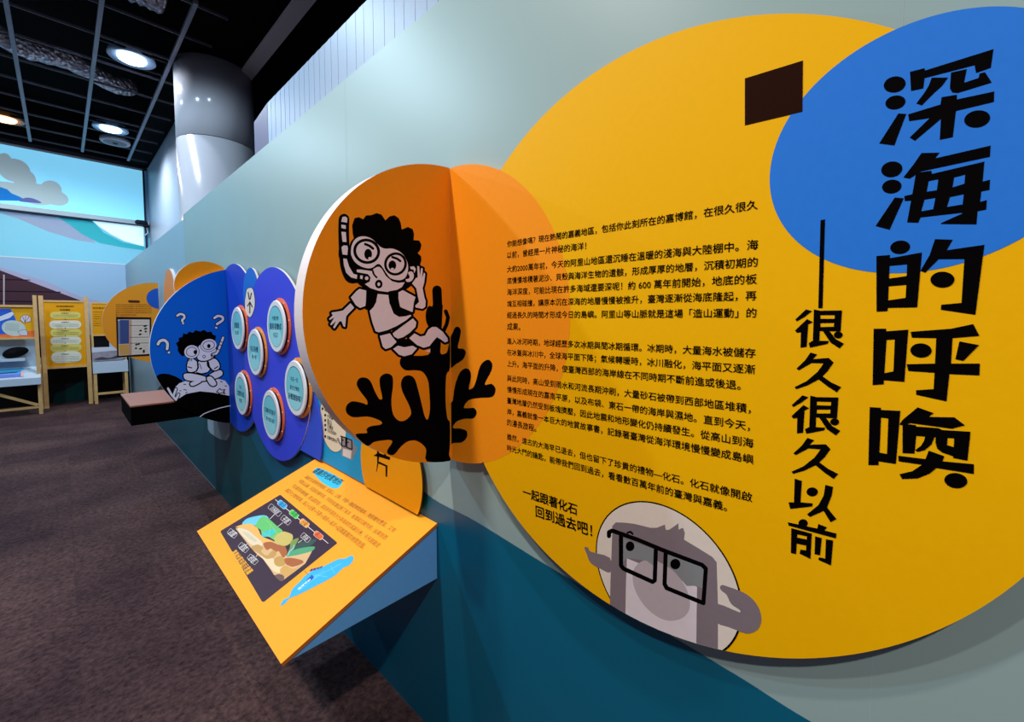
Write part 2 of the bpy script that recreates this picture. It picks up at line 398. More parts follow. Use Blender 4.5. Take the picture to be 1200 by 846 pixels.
# ================================================================== CEILING
GZ = 2.95
t = thing('ceiling_grid', (-1.5, 8, GZ), 'open grid of thin grey metal bars hung below the black ceiling', 'ceiling grid')
BAR = mat((128, 128, 150), 0.4, 0.5); BAR2 = mat((96, 92, 106), 0.4, 0.5)
for x in (-2.09, -1.47, -0.86, -0.24, 0.375, 0.985):
    MB().box((x - .018, 5.0, GZ), (x + .018, 10.9, GZ + 0.035)).build('main_bar', BAR, t)
y = 5.05
while y < 10.9:
    MB().box((-2.1, y - .005, GZ + .004), (1.25, y + .005, GZ + 0.03)).build('cross_bar', BAR2, t); y += 0.635
names = {0: 'bright cool white recessed ceiling lamp, nearer of the two white ones above the aisle',
         1: 'cool white recessed ceiling lamp beside the round ceiling speaker',
         2: 'warm orange-tinted recessed ceiling lamp at the left edge'}
for k, (x, y, c, wt, cone, blend) in enumerate(LAMPS_AND_FILLS):
    z = LAMP_Z + 0.03
    ld = bpy.data.lights.new('lamp_or_fill_light', 'SPOT'); ld.energy = wt; ld.color = c; ld.spot_size = math.radians(cone); ld.spot_blend = blend; ld.shadow_soft_size = 0.07
    if k in names:
        t = thing('downlight', (x, y, z), names[k], 'ceiling lamp', 'recessed ceiling lamps')
        m = bpy.data.materials.get('lens_%s' % (c is WARM)) or bpy.data.materials.new('lens_%s' % (c is WARM)); m.use_nodes = True
        b = m.node_tree.nodes['Principled BSDF']; b.inputs['Emission Color'].default_value = (*( (1.0, .55, .2) if c is WARM else (0.62, 0.82, 1.0)), 1); b.inputs['Emission Strength'].default_value = 9
        MB().lathe([(0.16, 0.0), (0.205, -0.012), (0.215, 0.0), (0.20, 0.06), (0.135, 0.07)], (x, y, z), n=40).build('reflector', mat((150, 175, 210) if c is not WARM else (200, 120, 60), 0.3, 0.6), t, True)
        for dy in (-.19, .19): MB().box((max(b_ for b_ in (-2.09, -1.47, -0.86, -0.24, 0.375) if b_ < x) + .018, y + dy - .012, z - .004), (min(b_ for b_ in (-.86, -.24, .375, .985) if b_ > x) - .018, y + dy + .012, z + .02)).build('carrier_bar', mat((30, 30, 36), .5), t)
        MB().lathe([(0.13, -0.004), (0.12, -0.022), (0.06, -0.03)], (x, y, z), n=40).build('lens', m, t, True)
    lo = bpy.data.objects.new('lamp_or_fill_light', ld); COL.objects.link(lo); lo.location = (x, y, z - 0.05)
# ceiling speaker
t = thing('ceiling_speaker', (0.742, 9.9, 2.95), 'round pale perforated speaker set in the ceiling grid', 'speaker')
MB().lathe([(0.15, -0.012), (0.185, -0.016), (0.195, 0.0), (0.19, 0.05), (0.10, 0.06)], (0.742, 9.9, 2.955), n=40).build('rim', mat((190, 196, 206), .4), t, True)
MB().lathe([(0.15, -0.018), (0.04, -0.022)], (0.742, 9.9, 2.957), n=40).build('grille', mat((140, 146, 156), .6, grain=.3, scale=90), t)
MB().lathe([(0.035, -0.024), (0.03, -0.034)], (0.742, 9.9, 2.957), n=20).build('centre_cone', mat((50, 52, 60), .5), t)
# crinkled foil ducts above the grid
FOIL = bpy.data.materials.new('crinkled_foil'); FOIL.use_nodes = True; nt = FOIL.node_tree; b = nt.nodes['Principled BSDF']
b.inputs['Base Color'].default_value = (.8, .77, .86, 1); b.inputs['Metallic'].default_value = 0.6; b.inputs['Roughness'].default_value = 0.3
vo = nt.nodes.new('ShaderNodeTexVoronoi'); vo.inputs['Scale'].default_value = 22; bp = nt.nodes.new('ShaderNodeBump'); bp.inputs['Strength'].default_value = 1.0; bp.inputs['Distance'].default_value = 0.05
tc = nt.nodes.new('ShaderNodeTexCoord'); nt.links.new(tc.outputs['Object'], vo.inputs['Vector']); nt.links.new(vo.outputs[0], bp.inputs['Height']); nt.links.new(bp.outputs[0], b.inputs['Normal'])
def duct(path, r, label):
    v, f = [], []; n = 18
    path = smooth(path, 6, False)
    for i, p in enumerate(path):
        p = Vector(p); d = (Vector(path[min(i+1, len(path)-1)]) - Vector(path[max(i-1, 0)])).normalized(); a = d.cross(Vector((0,0,1))).normalized(); bb = a.cross(d)
        rr = r * (1 + 0.10 * (i % 2)) 
        for k in range(n):
            tt = 2*math.pi*k/n; j = rr * (1 + random.uniform(-.05, .05)); v.append(p + a*math.cos(tt)*j + bb*math.sin(tt)*j)
    for i in range(len(path) - 1):
        for k in range(n): f.append((i*n+k, i*n+(k+1)%n, (i+1)*n+(k+1)%n, (i+1)*n+k))
    f.append(tuple(range(n-1, -1, -1))); f.append(tuple(range((len(path)-1)*n, len(path)*n)))
    tag(link('foil_duct', v, f, FOIL), label, 'duct')
duct([(0.28, 5.78, 3.38), (0.45, 5.80, 3.38), (0.65, 5.80, 3.38), (0.86, 5.82, 3.38)], 0.18, 'wide crinkled silver foil duct above the grid at the top edge of the picture')
duct([(-1.2, 7.7, 3.25), (-0.6, 7.75, 3.3), (-0.2, 7.8, 3.2), (0.2, 7.9, 3.25), (0.6, 8.1, 3.2), (0.8, 8.3, 3.3)], 0.10, 'thin crinkled silver duct running above the grid past the white lamps')

# ================================================================== MAIN YELLOW PANEL
MC = (-0.4402, -0.0571, 0.6437)
YEL = mat((244, 180, 0), 0.55, 0.1, grain=0.02)
t = thing('intro_panel', (FACE, 0.44, -0.70), 'huge round yellow text panel with a blue circle and big black title', 'exhibition panel')
board(PF, circ(*MC, 200), 0.028, YEL, mat((120, 86, 6)), 'round_board', t)
pr = Print(PF); pr.poly(circ(-0.0025, 0.2521, 0.1855), (40, 120, 220)); pr.build('printed_blue_circle', t)
INK = mat((4, 2, 3), 0.8, 0.03, grain=0)
pr = Print(PF, 0.0006); pr.pp([(873, 92), (941, 71), (940.5, 131), (873, 147)], mat((38, 12, 4), .7, .04), 1); pr.build('printed_square', t)
HINGE = -1.1037; ORG = mat((250, 150, 24), 0.55, 0.1, grain=0.02)
pr = Print(PF); pr.poly(clip_circle(clip_half(circ(HINGE, 0.0, 0.482, 200), -1, 0, -HINGE), *MC[:2], MC[2], 256), ORG); pr.build('printed_orange_half', t)
# title, stroke by stroke
pr = Print(PF, 0.0006); A1 = zm(1000, 40, 4.7); A2 = zm(1000, 200, 4.7); A3 = zm(1000, 370, 3.845)
def tp(Z, *pts, holes=()): pr.pp(Z(*pts), INK, 1, [Z(*h) for h in holes])
def te(Z, *e): pr.pp(Z(*ell(*e)), INK, 1)
te(A1, 228, 278, 61, 44, -12); te(A1, 232, 377, 56, 38, -12)
tp(A1, (248,437),(292,440),(226,614),(142,603))
tp(A1, (312,208),(392,188),(394,201),(772,83),(757,186),(676,215),(668,172),(393,243),(385,300),(318,314))
tp(A1, (432,240),(522,240),(490,285),(440,330),(378,393),(346,383),(390,325),(415,285))
tp(A1, (538,212),(625,193),(610,268),(690,242),(695,218),(725,210),(762,268),(575,325),(545,322),(532,300))
tp(A1, (302,442),(480,388),(486,348),(570,334),(570,360),(776,316),(774,374),(565,424),(548,568),(476,583),(482,468),(340,588),(310,570),(420,463),(308,480))
te(A1, 682, 468, 72, 47, -10)
te(A1, 212, 745, 59, 43, -10); te(A2, 212, 88, 54, 38, -8)
tp(A2, (228,148),(278,152),(200,326),(122,305))
tp(A1, (375,655),(475,653),(452,684),(756,614),(752,676),(372,757),(310,797),(275,790),(330,720))
tp(A2, (345,12),(430,0),(432,18),(722,-50),(712,60),(752,50),(750,106),(705,115),(698,172),(735,162),(732,214),(684,224),(678,296),(482,294),(484,288),(600,236),(598,232),(370,258),(358,287),(296,285),(318,165),(284,168),(280,140),(325,130),
   holes=[[(415,58),(468,48),(460,108),(404,116)], [(555,38),(616,22),(612,72),(546,92)], [(392,160),(452,150),(440,212),(374,224)], [(532,146),(608,130),(602,186),(516,200)]])
te(A2, 258, 422, 55, 37, -6)
tp(A2, (127,470),(202,464),(202,482),(378,450),(352,752),(190,755),(188,773),(128,776), holes=[[(200,525),(296,516),(294,580),(197,594)], [(195,636),(292,628),(288,700),(192,714)]])
tp(A2, (450,377),(548,380),(515,438),(722,408),(672,793),(482,765),(484,738),(596,728),(612,487),(470,488),(396,562),(370,550),(420,465))
te(A2, 491, 600, 66, 44, 0)
tp(A3, (92,58),(148,58),(148,70),(248,62),(230,297),(138,290),(137,308),(87,312), holes=[[(150,108),(187,106),(181,250),(140,258)]])
tp(A3, (258,72),(440,58),(540,37),(568,90),(447,100),(440,215),(570,215),(568,268),(433,262),(420,385),(283,355),(283,335),(362,330),(366,256),(248,248),(240,218),(368,215),(374,100),(264,98))
te(A3, 305, 156, 48, 32, 3); tp(A3, (478,115),(567,132),(496,203),(460,195))
tp(A3, (74,411),(125,414),(125,424),(212,428),(192,667),(114,655),(114,672),(68,672), holes=[[(125,458),(158,462),(152,622),(118,616)]])
tp(A3, (290,412),(362,438),(342,455),(455,457),(503,493),(445,508),(258,483),(222,492),(207,490),(222,468))
tp(A3, (222,485),(282,492),(284,535),(276,620),(222,618))
tp(A3, (270,497),(385,506),(400,514),(528,522),(524,556),(276,540))
tp(A3, (325,535),(368,542),(352,580),(322,605),(290,613),(278,605),(305,585),(320,560))
tp(A3, (372,540),(425,546),(422,582),(455,592),(450,632),(400,615),(378,598),(370,570))
tp(A3, (455,545),(526,545),(514,652),(450,640))
tp(A3, (203,630),(325,645),(340,607),(410,632),(402,655),(543,668),(543,712),(375,685),(345,710),(290,732),(220,735),(208,713),(265,700),(310,670),(204,655))
te(A3, 462, 742, 52, 34, 8)
pr.build('printed_title', t)
# subtitle
pr = Print(PF, 0.0006); S1 = zm(900, 350, 4.975); S2 = zm(900, 500, 4.975)
tp(lambda *l: list(l), (961.6, 258), (967, 257), (964, 361), (959, 361))
def off(Z, dx, dy, k=0.0): return lambda *l: Z(*[(x + dx, y + dy + k * (x - 160)) for x, y in l])
for Z in (S1, off(S1, -21, 499, 0.03)):
    tp(Z, (222,62),(258,72),(215,105),(168,132),(160,120)); tp(Z, (228,118),(262,136),(235,150),(226,280),(190,285),(192,195),(168,198),(158,185))
    tp(Z, (268,62),(306,70),(300,245),(355,246),(350,262),(245,285),(237,258),(262,245))
    tp(Z, (300,70),(432,68),(424,190),(300,188), holes=[[(306,95),(390,95),(388,117),(306,117)], [(306,142),(386,140),(384,163),(306,165)]])
    tp(Z, (320,188),(360,190),(395,235),(443,262),(418,290),(365,255)); te(Z, 410, 211, 26, 20)
for Z in (S1, off(S1, -18, 493, 0.05)):
    tp(Z, (248,313),(288,325),(262,352),(355,345),(383,372),(350,420),(318,452),(370,488),(428,515),(402,545),(350,512),(296,470),(230,505),(165,527),(155,515),(225,480),(290,425),(325,376),(255,374),(180,417),(166,407),(215,360))
Z = S2
tp(Z, (156,302),(198,315),(190,440),(262,446),(258,464),(130,478),(120,440),(152,440)); te(Z, 258, 379, 33, 26)
tp(Z, (335,338),(380,350),(372,400),(345,470),(400,538),(365,556),(325,490),(245,525),(228,510),(295,455),(325,400))
te(Z, 205, 562, 27, 24); tp(Z, (294,566),(345,586),(320,615),(285,605)); tp(Z, (116,556),(285,592),(400,622),(396,650),(120,575))
tp(Z, (136,590),(256,622),(248,770),(184,738),(190,715),(222,720),(224,692),(168,680),(164,742),(134,735), holes=[[(172,626),(228,638),(226,657),(170,645)]])
tp(Z, (275,638),(314,648),(304,748),(272,742)); tp(Z, (338,655),(380,662),(368,808),(294,775),(298,760),(334,768))
pr.build('printed_subtitle', t)
# story text
LINES = [((594.5,286.2),(888,239.5),'你能想像嗎？現在熱鬧的嘉義地區，包括你此刻所在的嘉博館，在很久很久'), ((594.5,299.3),(687,288),'以前，曾經是一片神秘的海洋！'),
 ((594.5,315.7),(888.5,286.3),'大約2000萬年前，今天的阿里山地區還沉睡在溫暖的淺海與大陸棚中。海'), ((594.5,329.2),(888,306.8),'底慢慢堆積著泥沙、貝殼與海洋生物的遺骸，形成厚厚的地層，沉積初期的'),
 ((594.5,342.4),(887,326.8),'海洋深度，可能比現在許多海域還要深呢！約 600 萬年前開始，地底的板'), ((594.5,356.0),(886.5,346.2),'塊互相碰撞，讓原本沉在深海的地層慢慢被推升，臺灣逐漸從海底隆起，再'),
 ((594.5,369.3),(886.5,366.5),'經過長久的時間才形成今日的島嶼。阿里山等山脈就是這場「造山運動」的'), ((594.5,382.5),(610,383),'成果。'),
 ((594.5,399.5),(885.5,413.8),'進入冰河時期，地球經歷多次冰期與間冰期循環。冰期時，大量海水被儲存'), ((594.5,412.6),(885,433),'在冰蓋與冰川中，全球海平面下降；氣候轉暖時，冰川融化，海平面又逐漸'),
 ((594.5,425.8),(868,451.5),'上升。海平面的升降，使臺灣西部的海岸線在不同時期不斷前進或後退。'),
 ((594.5,443),(880,479),'與此同時，高山受到雨水和河流長期沖刷，大量砂石被帶到西部地區堆積，'), ((594.5,456),(879,499.5),'慢慢形成現在的嘉南平原，以及布袋、東石一帶的海岸與濕地。直到今天，'),
 ((594.5,469),(883,519.5),'臺灣地層仍然受到板塊擠壓，因此地震和地形變化仍持續發生。從高山到海'), ((594.5,482),(883,538.5),'岸，嘉義就像一本巨大的地質故事書，記錄著臺灣從海洋環境慢慢變成島嶼'),
 ((594.5,494.5),(628.5,502),'的漫長旅程。'), ((594.5,511.5),(881.5,583),'雖然，遠古的大海早已退去，但也留下了珍貴的禮物—化石。化石就像開啟'), ((594.5,524.5),(852,594),'時光大門的鑰匙，能帶我們回到過去，看看數百萬年前的臺灣與嘉義。')]
pr = Print(PF, 0.0006)
for p, q, s in LINES: pr.text(s, p, q, INK, 0, bold=0.009)
pr.build('printed_story', t)
pr = Print(PF, 0.0006); pr.text('一起跟著化石', (613, 576), (676.5, 597.5), INK, 0, bold=0.018); pr.text('回到過去吧！', (628, 598.5), (694, 622), INK, 0, bold=0.018)
pr.build('printed_invitation', t)
# grey bespectacled face in a white circle
pr = Print(PF, 0.0006); M_ = zm(690, 580, 4.7); M2 = zm(590, 540, 3.524)
GREY = (128, 114, 122)
def mc(pts, rgb, layer, sm=0):
    if sm: pts = smooth(pts, sm)
    pr.poly(clip_circle([PF.px(p) for p in pts], *MC[:2], MC[2] - 0.001), rgb, layer)
wc = (-0.3755, -0.5749)
pr.poly(clip_circle(circ(*wc, 0.1645), *MC[:2], MC[2] - 0.0008), INK, 0)
pr.poly(clip_circle(circ(*wc, 0.1612), *MC[:2], MC[2] - 0.0008), (226, 212, 202), 1)
# head drawn as left band, right band and brow so every piece stays convex enough to clip at the panel rim
mc(M_((112,800),(120,480),(128,260),(131,175),(215,230),(205,500),(200,800)), GREY, 2)
mc(M_((592,900),(596,480),(600,290),(680,340),(705,370),(712,600),(712,900)), GREY, 2)
pr.pp(M_((128,260),(130,170),(150,150),(200,152),(250,158),(340,180),(375,180),(420,162),(425,192),(445,190),(495,155),(495,190),(520,180),(530,210),(525,245),(600,290),(680,340),(700,365),(700,540),(596,505),(210,350),(128,330)), GREY, 2)
mc(M_((210,348),(597,505),(590,900),(203,800)), (222, 210, 220), 3)
mc(M_((242,440),(265,385),(320,355),(380,365),(470,420),(530,500),(557,580),(550,640),(510,680),(440,692),(370,665),(300,600),(255,520)), (184, 170, 178), 4, 4)
pr.pp(M_((190,240),(365,298),(365,395),(320,362),(210,345),(190,370)), (134, 136, 140), 5)
pr.pp(M_((425,325),(640,395),(630,515),(597,500),(540,500),(470,420),(425,385)), (134, 136, 140), 5)
pr.pp(M2((335,358),(350,358),(362,375),(440,400),(442,460),(400,445),(360,420),(345,385)), GREY, 3, sm=3)
pr.pp(M_((708,598),(830,645),(828,630),(785,600),(760,550),(735,530),(722,510),(735,495),(770,505),(850,535),(905,575),(940,630),(950,690),(930,740),(880,762),(830,750),(770,727),(708,705),(706,650)), GREY, 3, sm=3)
pr.stroke(M_((112,226),(112,204),(130,196),(270,246),(400,300),(625,385),(645,405),(632,595),(430,512),(418,490),(424,318)), 5.0, INK, 6)
pr.stroke(M_((178,222),(178,388),(192,405),(352,478),(364,470),(370,296)), 5.0, INK, 6)
pr.pp(M_(*ell(228, 282, 24, 27)), INK, 6); pr.pp(M_(*ell(477, 380, 28, 29)), INK, 6)
pr.stroke(M_((214,208),(230,202),(242,214)), 2.4, INK, 6)
pr.build('printed_face', t)

# ================================================================== ORANGE BOOK PAGES WITH DIVER
ORG = mat((250, 150, 24), 0.55, 0.1, grain=0.02)
t = thing('round_folding_panel', (FACE, 1.10, -0.49), 'round orange panel folded like a book, snorkelling boy and black coral on it', 'exhibition panel')
R1 = 0.482
half = clip_half(circ(HINGE, 0.0, R1, 240), -1, 0, -HINGE)
inside = lambda p: math.hypot(p[0] - MC[0], p[1] - MC[1]) < MC[2] + 0.0012
arc = sorted([p for p in half if not inside(p)], key=lambda p: -math.atan2(p[1], p[0] - HINGE + 1e-6))
tp_, bt_ = [p for p in arc if p[1] > 0][-1], [p for p in arc if p[1] <= 0][0]
an = lambda p: math.atan2(p[1] - MC[1], p[0] - MC[0]) % (2 * math.pi)
a0, a1 = an(bt_), an(tp_)
rim = [(MC[0] + (MC[2] + .0006) * math.cos(a0 + (a1 - a0) * k / 40), MC[1] + (MC[2] + .0006) * math.sin(a0 + (a1 - a0) * k / 40)) for k in range(41)]
outl = [p for p in arc if p[1] > 0] + rim[::-1] + [p for p in arc if p[1] <= 0]
rp = board(PF, outl, 0.028, ORG, ORG, 'right_page', t, 0.0)
PL = crossplane(1.1037)
left = clip_half(circ(FACE + 0.012, 0.002, R1, 200), 1, 0, FACE - 0.0001)
lp = board(PL, left, 0.055, ORG, WHITE_EDGE, 'left_page', t)
A = zm(380, 240, 7.053); B = zm(380, 340, 8.0); C = zm(390, 320, 3.762)
K = BLACK; WH = mat((236, 228, 250), 0.5)
pr = Print(PL, 0.0004)
# black coral
pr.pp(C((415,830),(412,780),(395,755),(365,738),(330,742),(300,765),(270,800),(245,798),(240,780),(262,745),(250,735),(215,738),(180,745),(155,762),(128,744),(100,710),(150,705),(148,690),(165,675),(210,668),(215,655),(190,642),(150,632),(90,635),(60,615),(60,585),(85,565),(130,572),(150,580),(150,560),(120,520),(105,490),(115,465),(140,460),(165,475),(185,520),(205,555),(218,550),(208,500),(208,460),(235,442),(262,455),(265,500),(258,560),(265,620),(290,650),(320,648),(345,620),(335,580),(310,530),(300,490),(310,460),(335,450),(360,465),(375,510),(390,570),(405,630),(418,645),(428,600),(425,520),(418,470),(395,435),(360,428),(320,428),(297,405),(300,375),(330,365),(420,360),(430,320),(436,270),(470,270),(476,310),(475,355),(500,352),(508,330),(516,300),(516,420),(500,450),(497,560),(505,640),(516,660),(516,760),(512,800),(514,828)), K, 0, sm=3)
pr.stroke(C((459,75),(462,150),(455,230),(452,300)), 11, K, 0); pr.pp(C(*ell(428, 190, 19, 46)), K, 0); pr.pp(C((415,220),(440,140),(485,140),(480,240),(440,290)), K, 0)
pr.stroke(C((498,168),(508,195),(502,225),(488,255)), 4.5, K, 0)
# diver: black silhouette, then white pieces with black outline
pr.pp(A((235,240),(230,170),(250,110),(285,102),(322,120),(345,88),(390,85),(432,68),(472,80),(505,128),(540,95),(580,86),(615,110),(632,150),(640,205),(690,183),(730,200),(742,240),(738,292),(785,295),(803,330),(795,370),(772,400),(800,425),(803,460),(790,500),(750,520),(700,560),(600,520),(400,450),(260,340)), K, 0)
pr.pp(A((198,400),(210,330),(240,280),(300,250),(480,350),(650,400),(740,480),(770,560),(745,640),(690,690),(610,735),(520,745),(430,735),(330,690),(270,640),(240,570),(205,480)), K, 0, sm=4)
pr.stroke(A((163,118),(160,200),(163,330),(168,430),(180,520),(215,600),(270,602),(345,606)), 12.6, K, 0, sm=4)
pr.stroke(A((165,380),(165,420)), 13.5, K, 0)
pr.pp(A((220,400),(225,340),(250,290),(290,264),(340,262),(390,280),(430,315),(460,345),(500,362),(560,362),(620,385),(665,430),(690,490),(690,550),(670,600),(630,622),(580,618),(540,600),(510,560),(480,515),(455,490),(430,495),(400,518),(360,525),(300,508),(250,470),(228,430)), WH, 1, sm=3)
pr.pp(A((268,535),(300,535),(390,548),(410,528),(435,514),(455,512),(475,530),(510,590),(560,632),(610,645),(665,640),(640,680),(590,708),(520,720),(450,711),(380,688),(335,655),(375,635),(382,600),(360,572),(300,562),(268,556)), WH, 1)
pr.stroke(A((400,545),(410,575),(432,600)), 2.2, K, 2, sm=3)
pr.pp(A(*ell(450, 655, 31, 36)), K, 2); pr.pp(A(*ell(450, 656, 12, 15)), WH, 3)
for (x, y, rx, ry, ro), (ix, iy) in (((350, 384, 112, 104, 20), (88, 80)), ((588, 489, 94, 97, 25), (72, 76))):
    pr.pp(A(*ell(x, y, rx, ry, ro)), K, 2); pr.pp(A(*ell(x, y, ix, iy, ro)), WH, 3)
pr.pp(A(*ell(362, 408, 32, 44)), K, 4); pr.pp(A(*ell(376, 442, 13, 11)), WH, 5)
pr.pp(A(*ell(562, 500, 32, 40)), K, 4); pr.pp(A(*ell(562, 530, 13, 9)), WH, 5)
pr.stroke(A((338,325),(375,340),(402,362)), 3.0, K, 4); pr.stroke(A((562,432),(600,445),(628,465)), 2.8, K, 4)
for q in (((140,134),(150,100),(175,97),(190,110),(188,148),(142,140)), ((140,163),(178,170),(176,200),(142,192)), ((141,222),(178,226),(183,308),(150,305)), ((142,350),(160,335),(190,338),(195,360),(190,415),(150,410)), ((156,444),(185,446),(205,510),(240,570),(272,580),(268,612),(220,600),(180,560),(162,500)), ((297,582),(318,585),(315,615),(295,610))):
    pr.pp(A(*q), WH, 1)
pr.pp(A(*ell(350, 607, 15, 15)), WH, 1)
pr.pp(A(*ell(715, 575, 62, 78)), K, 0); pr.pp(A((708,512),(740,508),(756,530),(745,565),(736,535),(715,532)), WH, 2)
pr.pp(A((692,560),(720,550),(738,572),(736,608),(712,634),(682,636),(672,617),(700,608),(704,590)), WH, 2, sm=3)
hand = A((768,505),(784,510),(790,590),(800,522),(814,527),(808,605),(824,560),(834,570),(826,640),(812,690),(828,770)) + B((950,100),(947,155),(920,175),(855,162),(852,145),(888,110),(865,0)) + A((760,690),(725,650),(757,605),(772,600))
pr.stroke(hand, 5.0, K, 0, closed=True); pr.pp(hand, WH, 1)
OW = 5.4
for q in ([(248,68),(300,10),(330,-12),(398,5),(392,80),(385,148),(335,167),(295,140)], [(500,35),(600,45),(610,120),(650,220),(700,250),(760,245),(805,228),(815,240),(770,280),(680,335),(590,375),(510,395),(480,385),(450,300),(425,195),(460,160),(485,110)],
          [(695,20),(735,0),(855,65),(840,110),(828,205),(770,190),(710,155),(695,80)], [(245,122),(280,165),(225,220),(205,245),(195,345),(180,340),(160,290),(140,295),(95,360),(82,350),(110,290),(65,330),(55,320),(95,255),(50,280),(45,268),(80,235),(65,215),(75,208),(130,200),(175,190)],
          [(640,405),(740,330),(830,265),(862,300),(855,345),(800,400),(740,440),(690,455),(655,435)], [(520,428),(615,405),(640,440),(678,485),(625,535),(575,552),(548,530)], [(645,550),(690,520),(750,535),(825,520),(868,545),(820,600),(750,620),(700,605)],
          [(795,450),(845,405),(900,435),(945,425),(975,370),(1010,345),(1050,345),(1110,390),(1155,450),(1158,480),(1130,490),(1090,460),(1055,440),(1020,480),(985,525),(930,540),(870,515)]):
    pr.stroke(B(*q), OW, K, 0, closed=True); pr.pp(B(*q), WH, 1)
pr.pp(B((393,-5),(492,8),(487,110),(460,160),(420,192),(383,180),(390,100)), K, 1); pr.pp(B((605,10),(692,-5),(695,120),(715,160),(830,208),(812,230),(760,245),(700,250),(650,220),(612,120)), K, 2)
pr.pp(B((690,462),(790,455),(870,515),(825,522),(750,535),(690,520)), K, 1)
pr.pp(B((945,575),(990,555),(992,580)), WH, 2)
pr.build('printed_diver', lp)
pr = Print(PF, 0.0006)
pr.pp(C((517,300),(530,260),(540,240),(555,237),(565,255),(560,290),(552,330),(575,333),(587,350),(575,380),(545,400),(517,412)), K, 0, sm=3)
pr.pp(C((517,592),(530,560),(538,500),(560,440),(585,420),(605,430),(610,460),(600,510),(618,505),(632,475),(650,410),(680,382),(702,395),(700,430),(670,490),(700,488),(718,510),(705,545),(650,550),(600,560),(578,592),(600,595),(625,595),(635,617),(620,640),(580,642),(545,655),(530,682),(560,685),(590,695),(592,722),(570,745),(530,748),(517,752)), K, 0, sm=3)
pr.build('printed_coral', rp)

# ================================================================== READING DESK
yA, yB, xO, zT, zF = 2.274, 1.2295, 0.382, -0.755, -0.965
DT = mat((255, 164, 42), 0.55, 0.1, grain=0.02)
t = thing('reading_desk', (0.65, 1.75, -0.97), 'sloping yellow reading desk with blue side jutting from the printed wall', 'reading desk')
MB().add([(D - .002, yA, zF), (D - .002, yB, zF), (xO, yB, zF), (xO, yA, zF), (D - .002, yA, zT - .012), (D - .002, yB, zT - .012), (xO, yB, zF + .004), (xO, yA, zF + .004)],
    [(0,1,2,3), (0,4,5,1), (1,5,6,2), (2,6,7,3), (3,7,4,0), (4,7,6,5)]).build('wedge_body', mat((112, 184, 252), .5), t)
tv = Vector((xO - 0.004, 0, zF + .008)) - Vector((D - .002, 0, zT)); nn = Vector((-tv.z, 0, tv.x)).normalized()
if nn.z < 0: nn = -nn
PD = Plane((D - .002, yA, zT), (0, -1, 0), -tv, nn)
tl = tv.length
board(PD, [(-.004, -tl), (yA - yB + .004, -tl), (yA - yB + .004, 0), (-.004, 0)], 0.012, DT, mat((206, 116, 40), .5), 'sloping_top', t)
G = zm(250, 590, 7.693); H = zm(260, 560, 5.2875); J = zm(340, 530, 4.45); Q = zm(220, 500, 2.444)
pr = Print(PD)
pr.pp(Q((360,130),(372,118),(405,130),(441,153),(436,172),(418,177),(392,165),(375,150)), (60, 190, 225), 0, sm=4)
pr.text('嘉義的地質地形', J((130, 92))[0], J((268, 160))[0], (40, 36, 60), 1, bold=0.015)
BRN = mat((150, 92, 30), .5, grain=0)
pr.text('嘉義位在臺灣的西南部，從高山、丘陵、平原一路延伸到海岸，地形變化豐富，又有', J((82, 126))[0], J((548, 410))[0], BRN, 0)
pr.text('阿里山山脈、河流與沖積平原。不同的岩層記錄了海洋、板塊與沉積作用，由東到西', J((50, 148))[0], J((503, 448))[0], BRN, 0)
pr.text('可以看到各種地層，從山區砂岩、泥岩到平原的沙土與海岸的潟湖沙洲，今天就能走', J((15, 172))[0], J((467, 490))[0], BRN, 0)
pr.text('讀這片土地的故事，高山→丘陵→平原→海岸→海洋→認識嘉義的地質剖面。', Q((283, 180))[0], Q((508, 346))[0], BRN, 0)
pr.build('printed_text', t)
pr = Print(PD)
DK = mat((58, 40, 56), .5)
pr.pp(H((358,106),(364,106),(712,398),(714,406),(262,768),(248,766),(-8,336),(-4,326)), DK, 0)
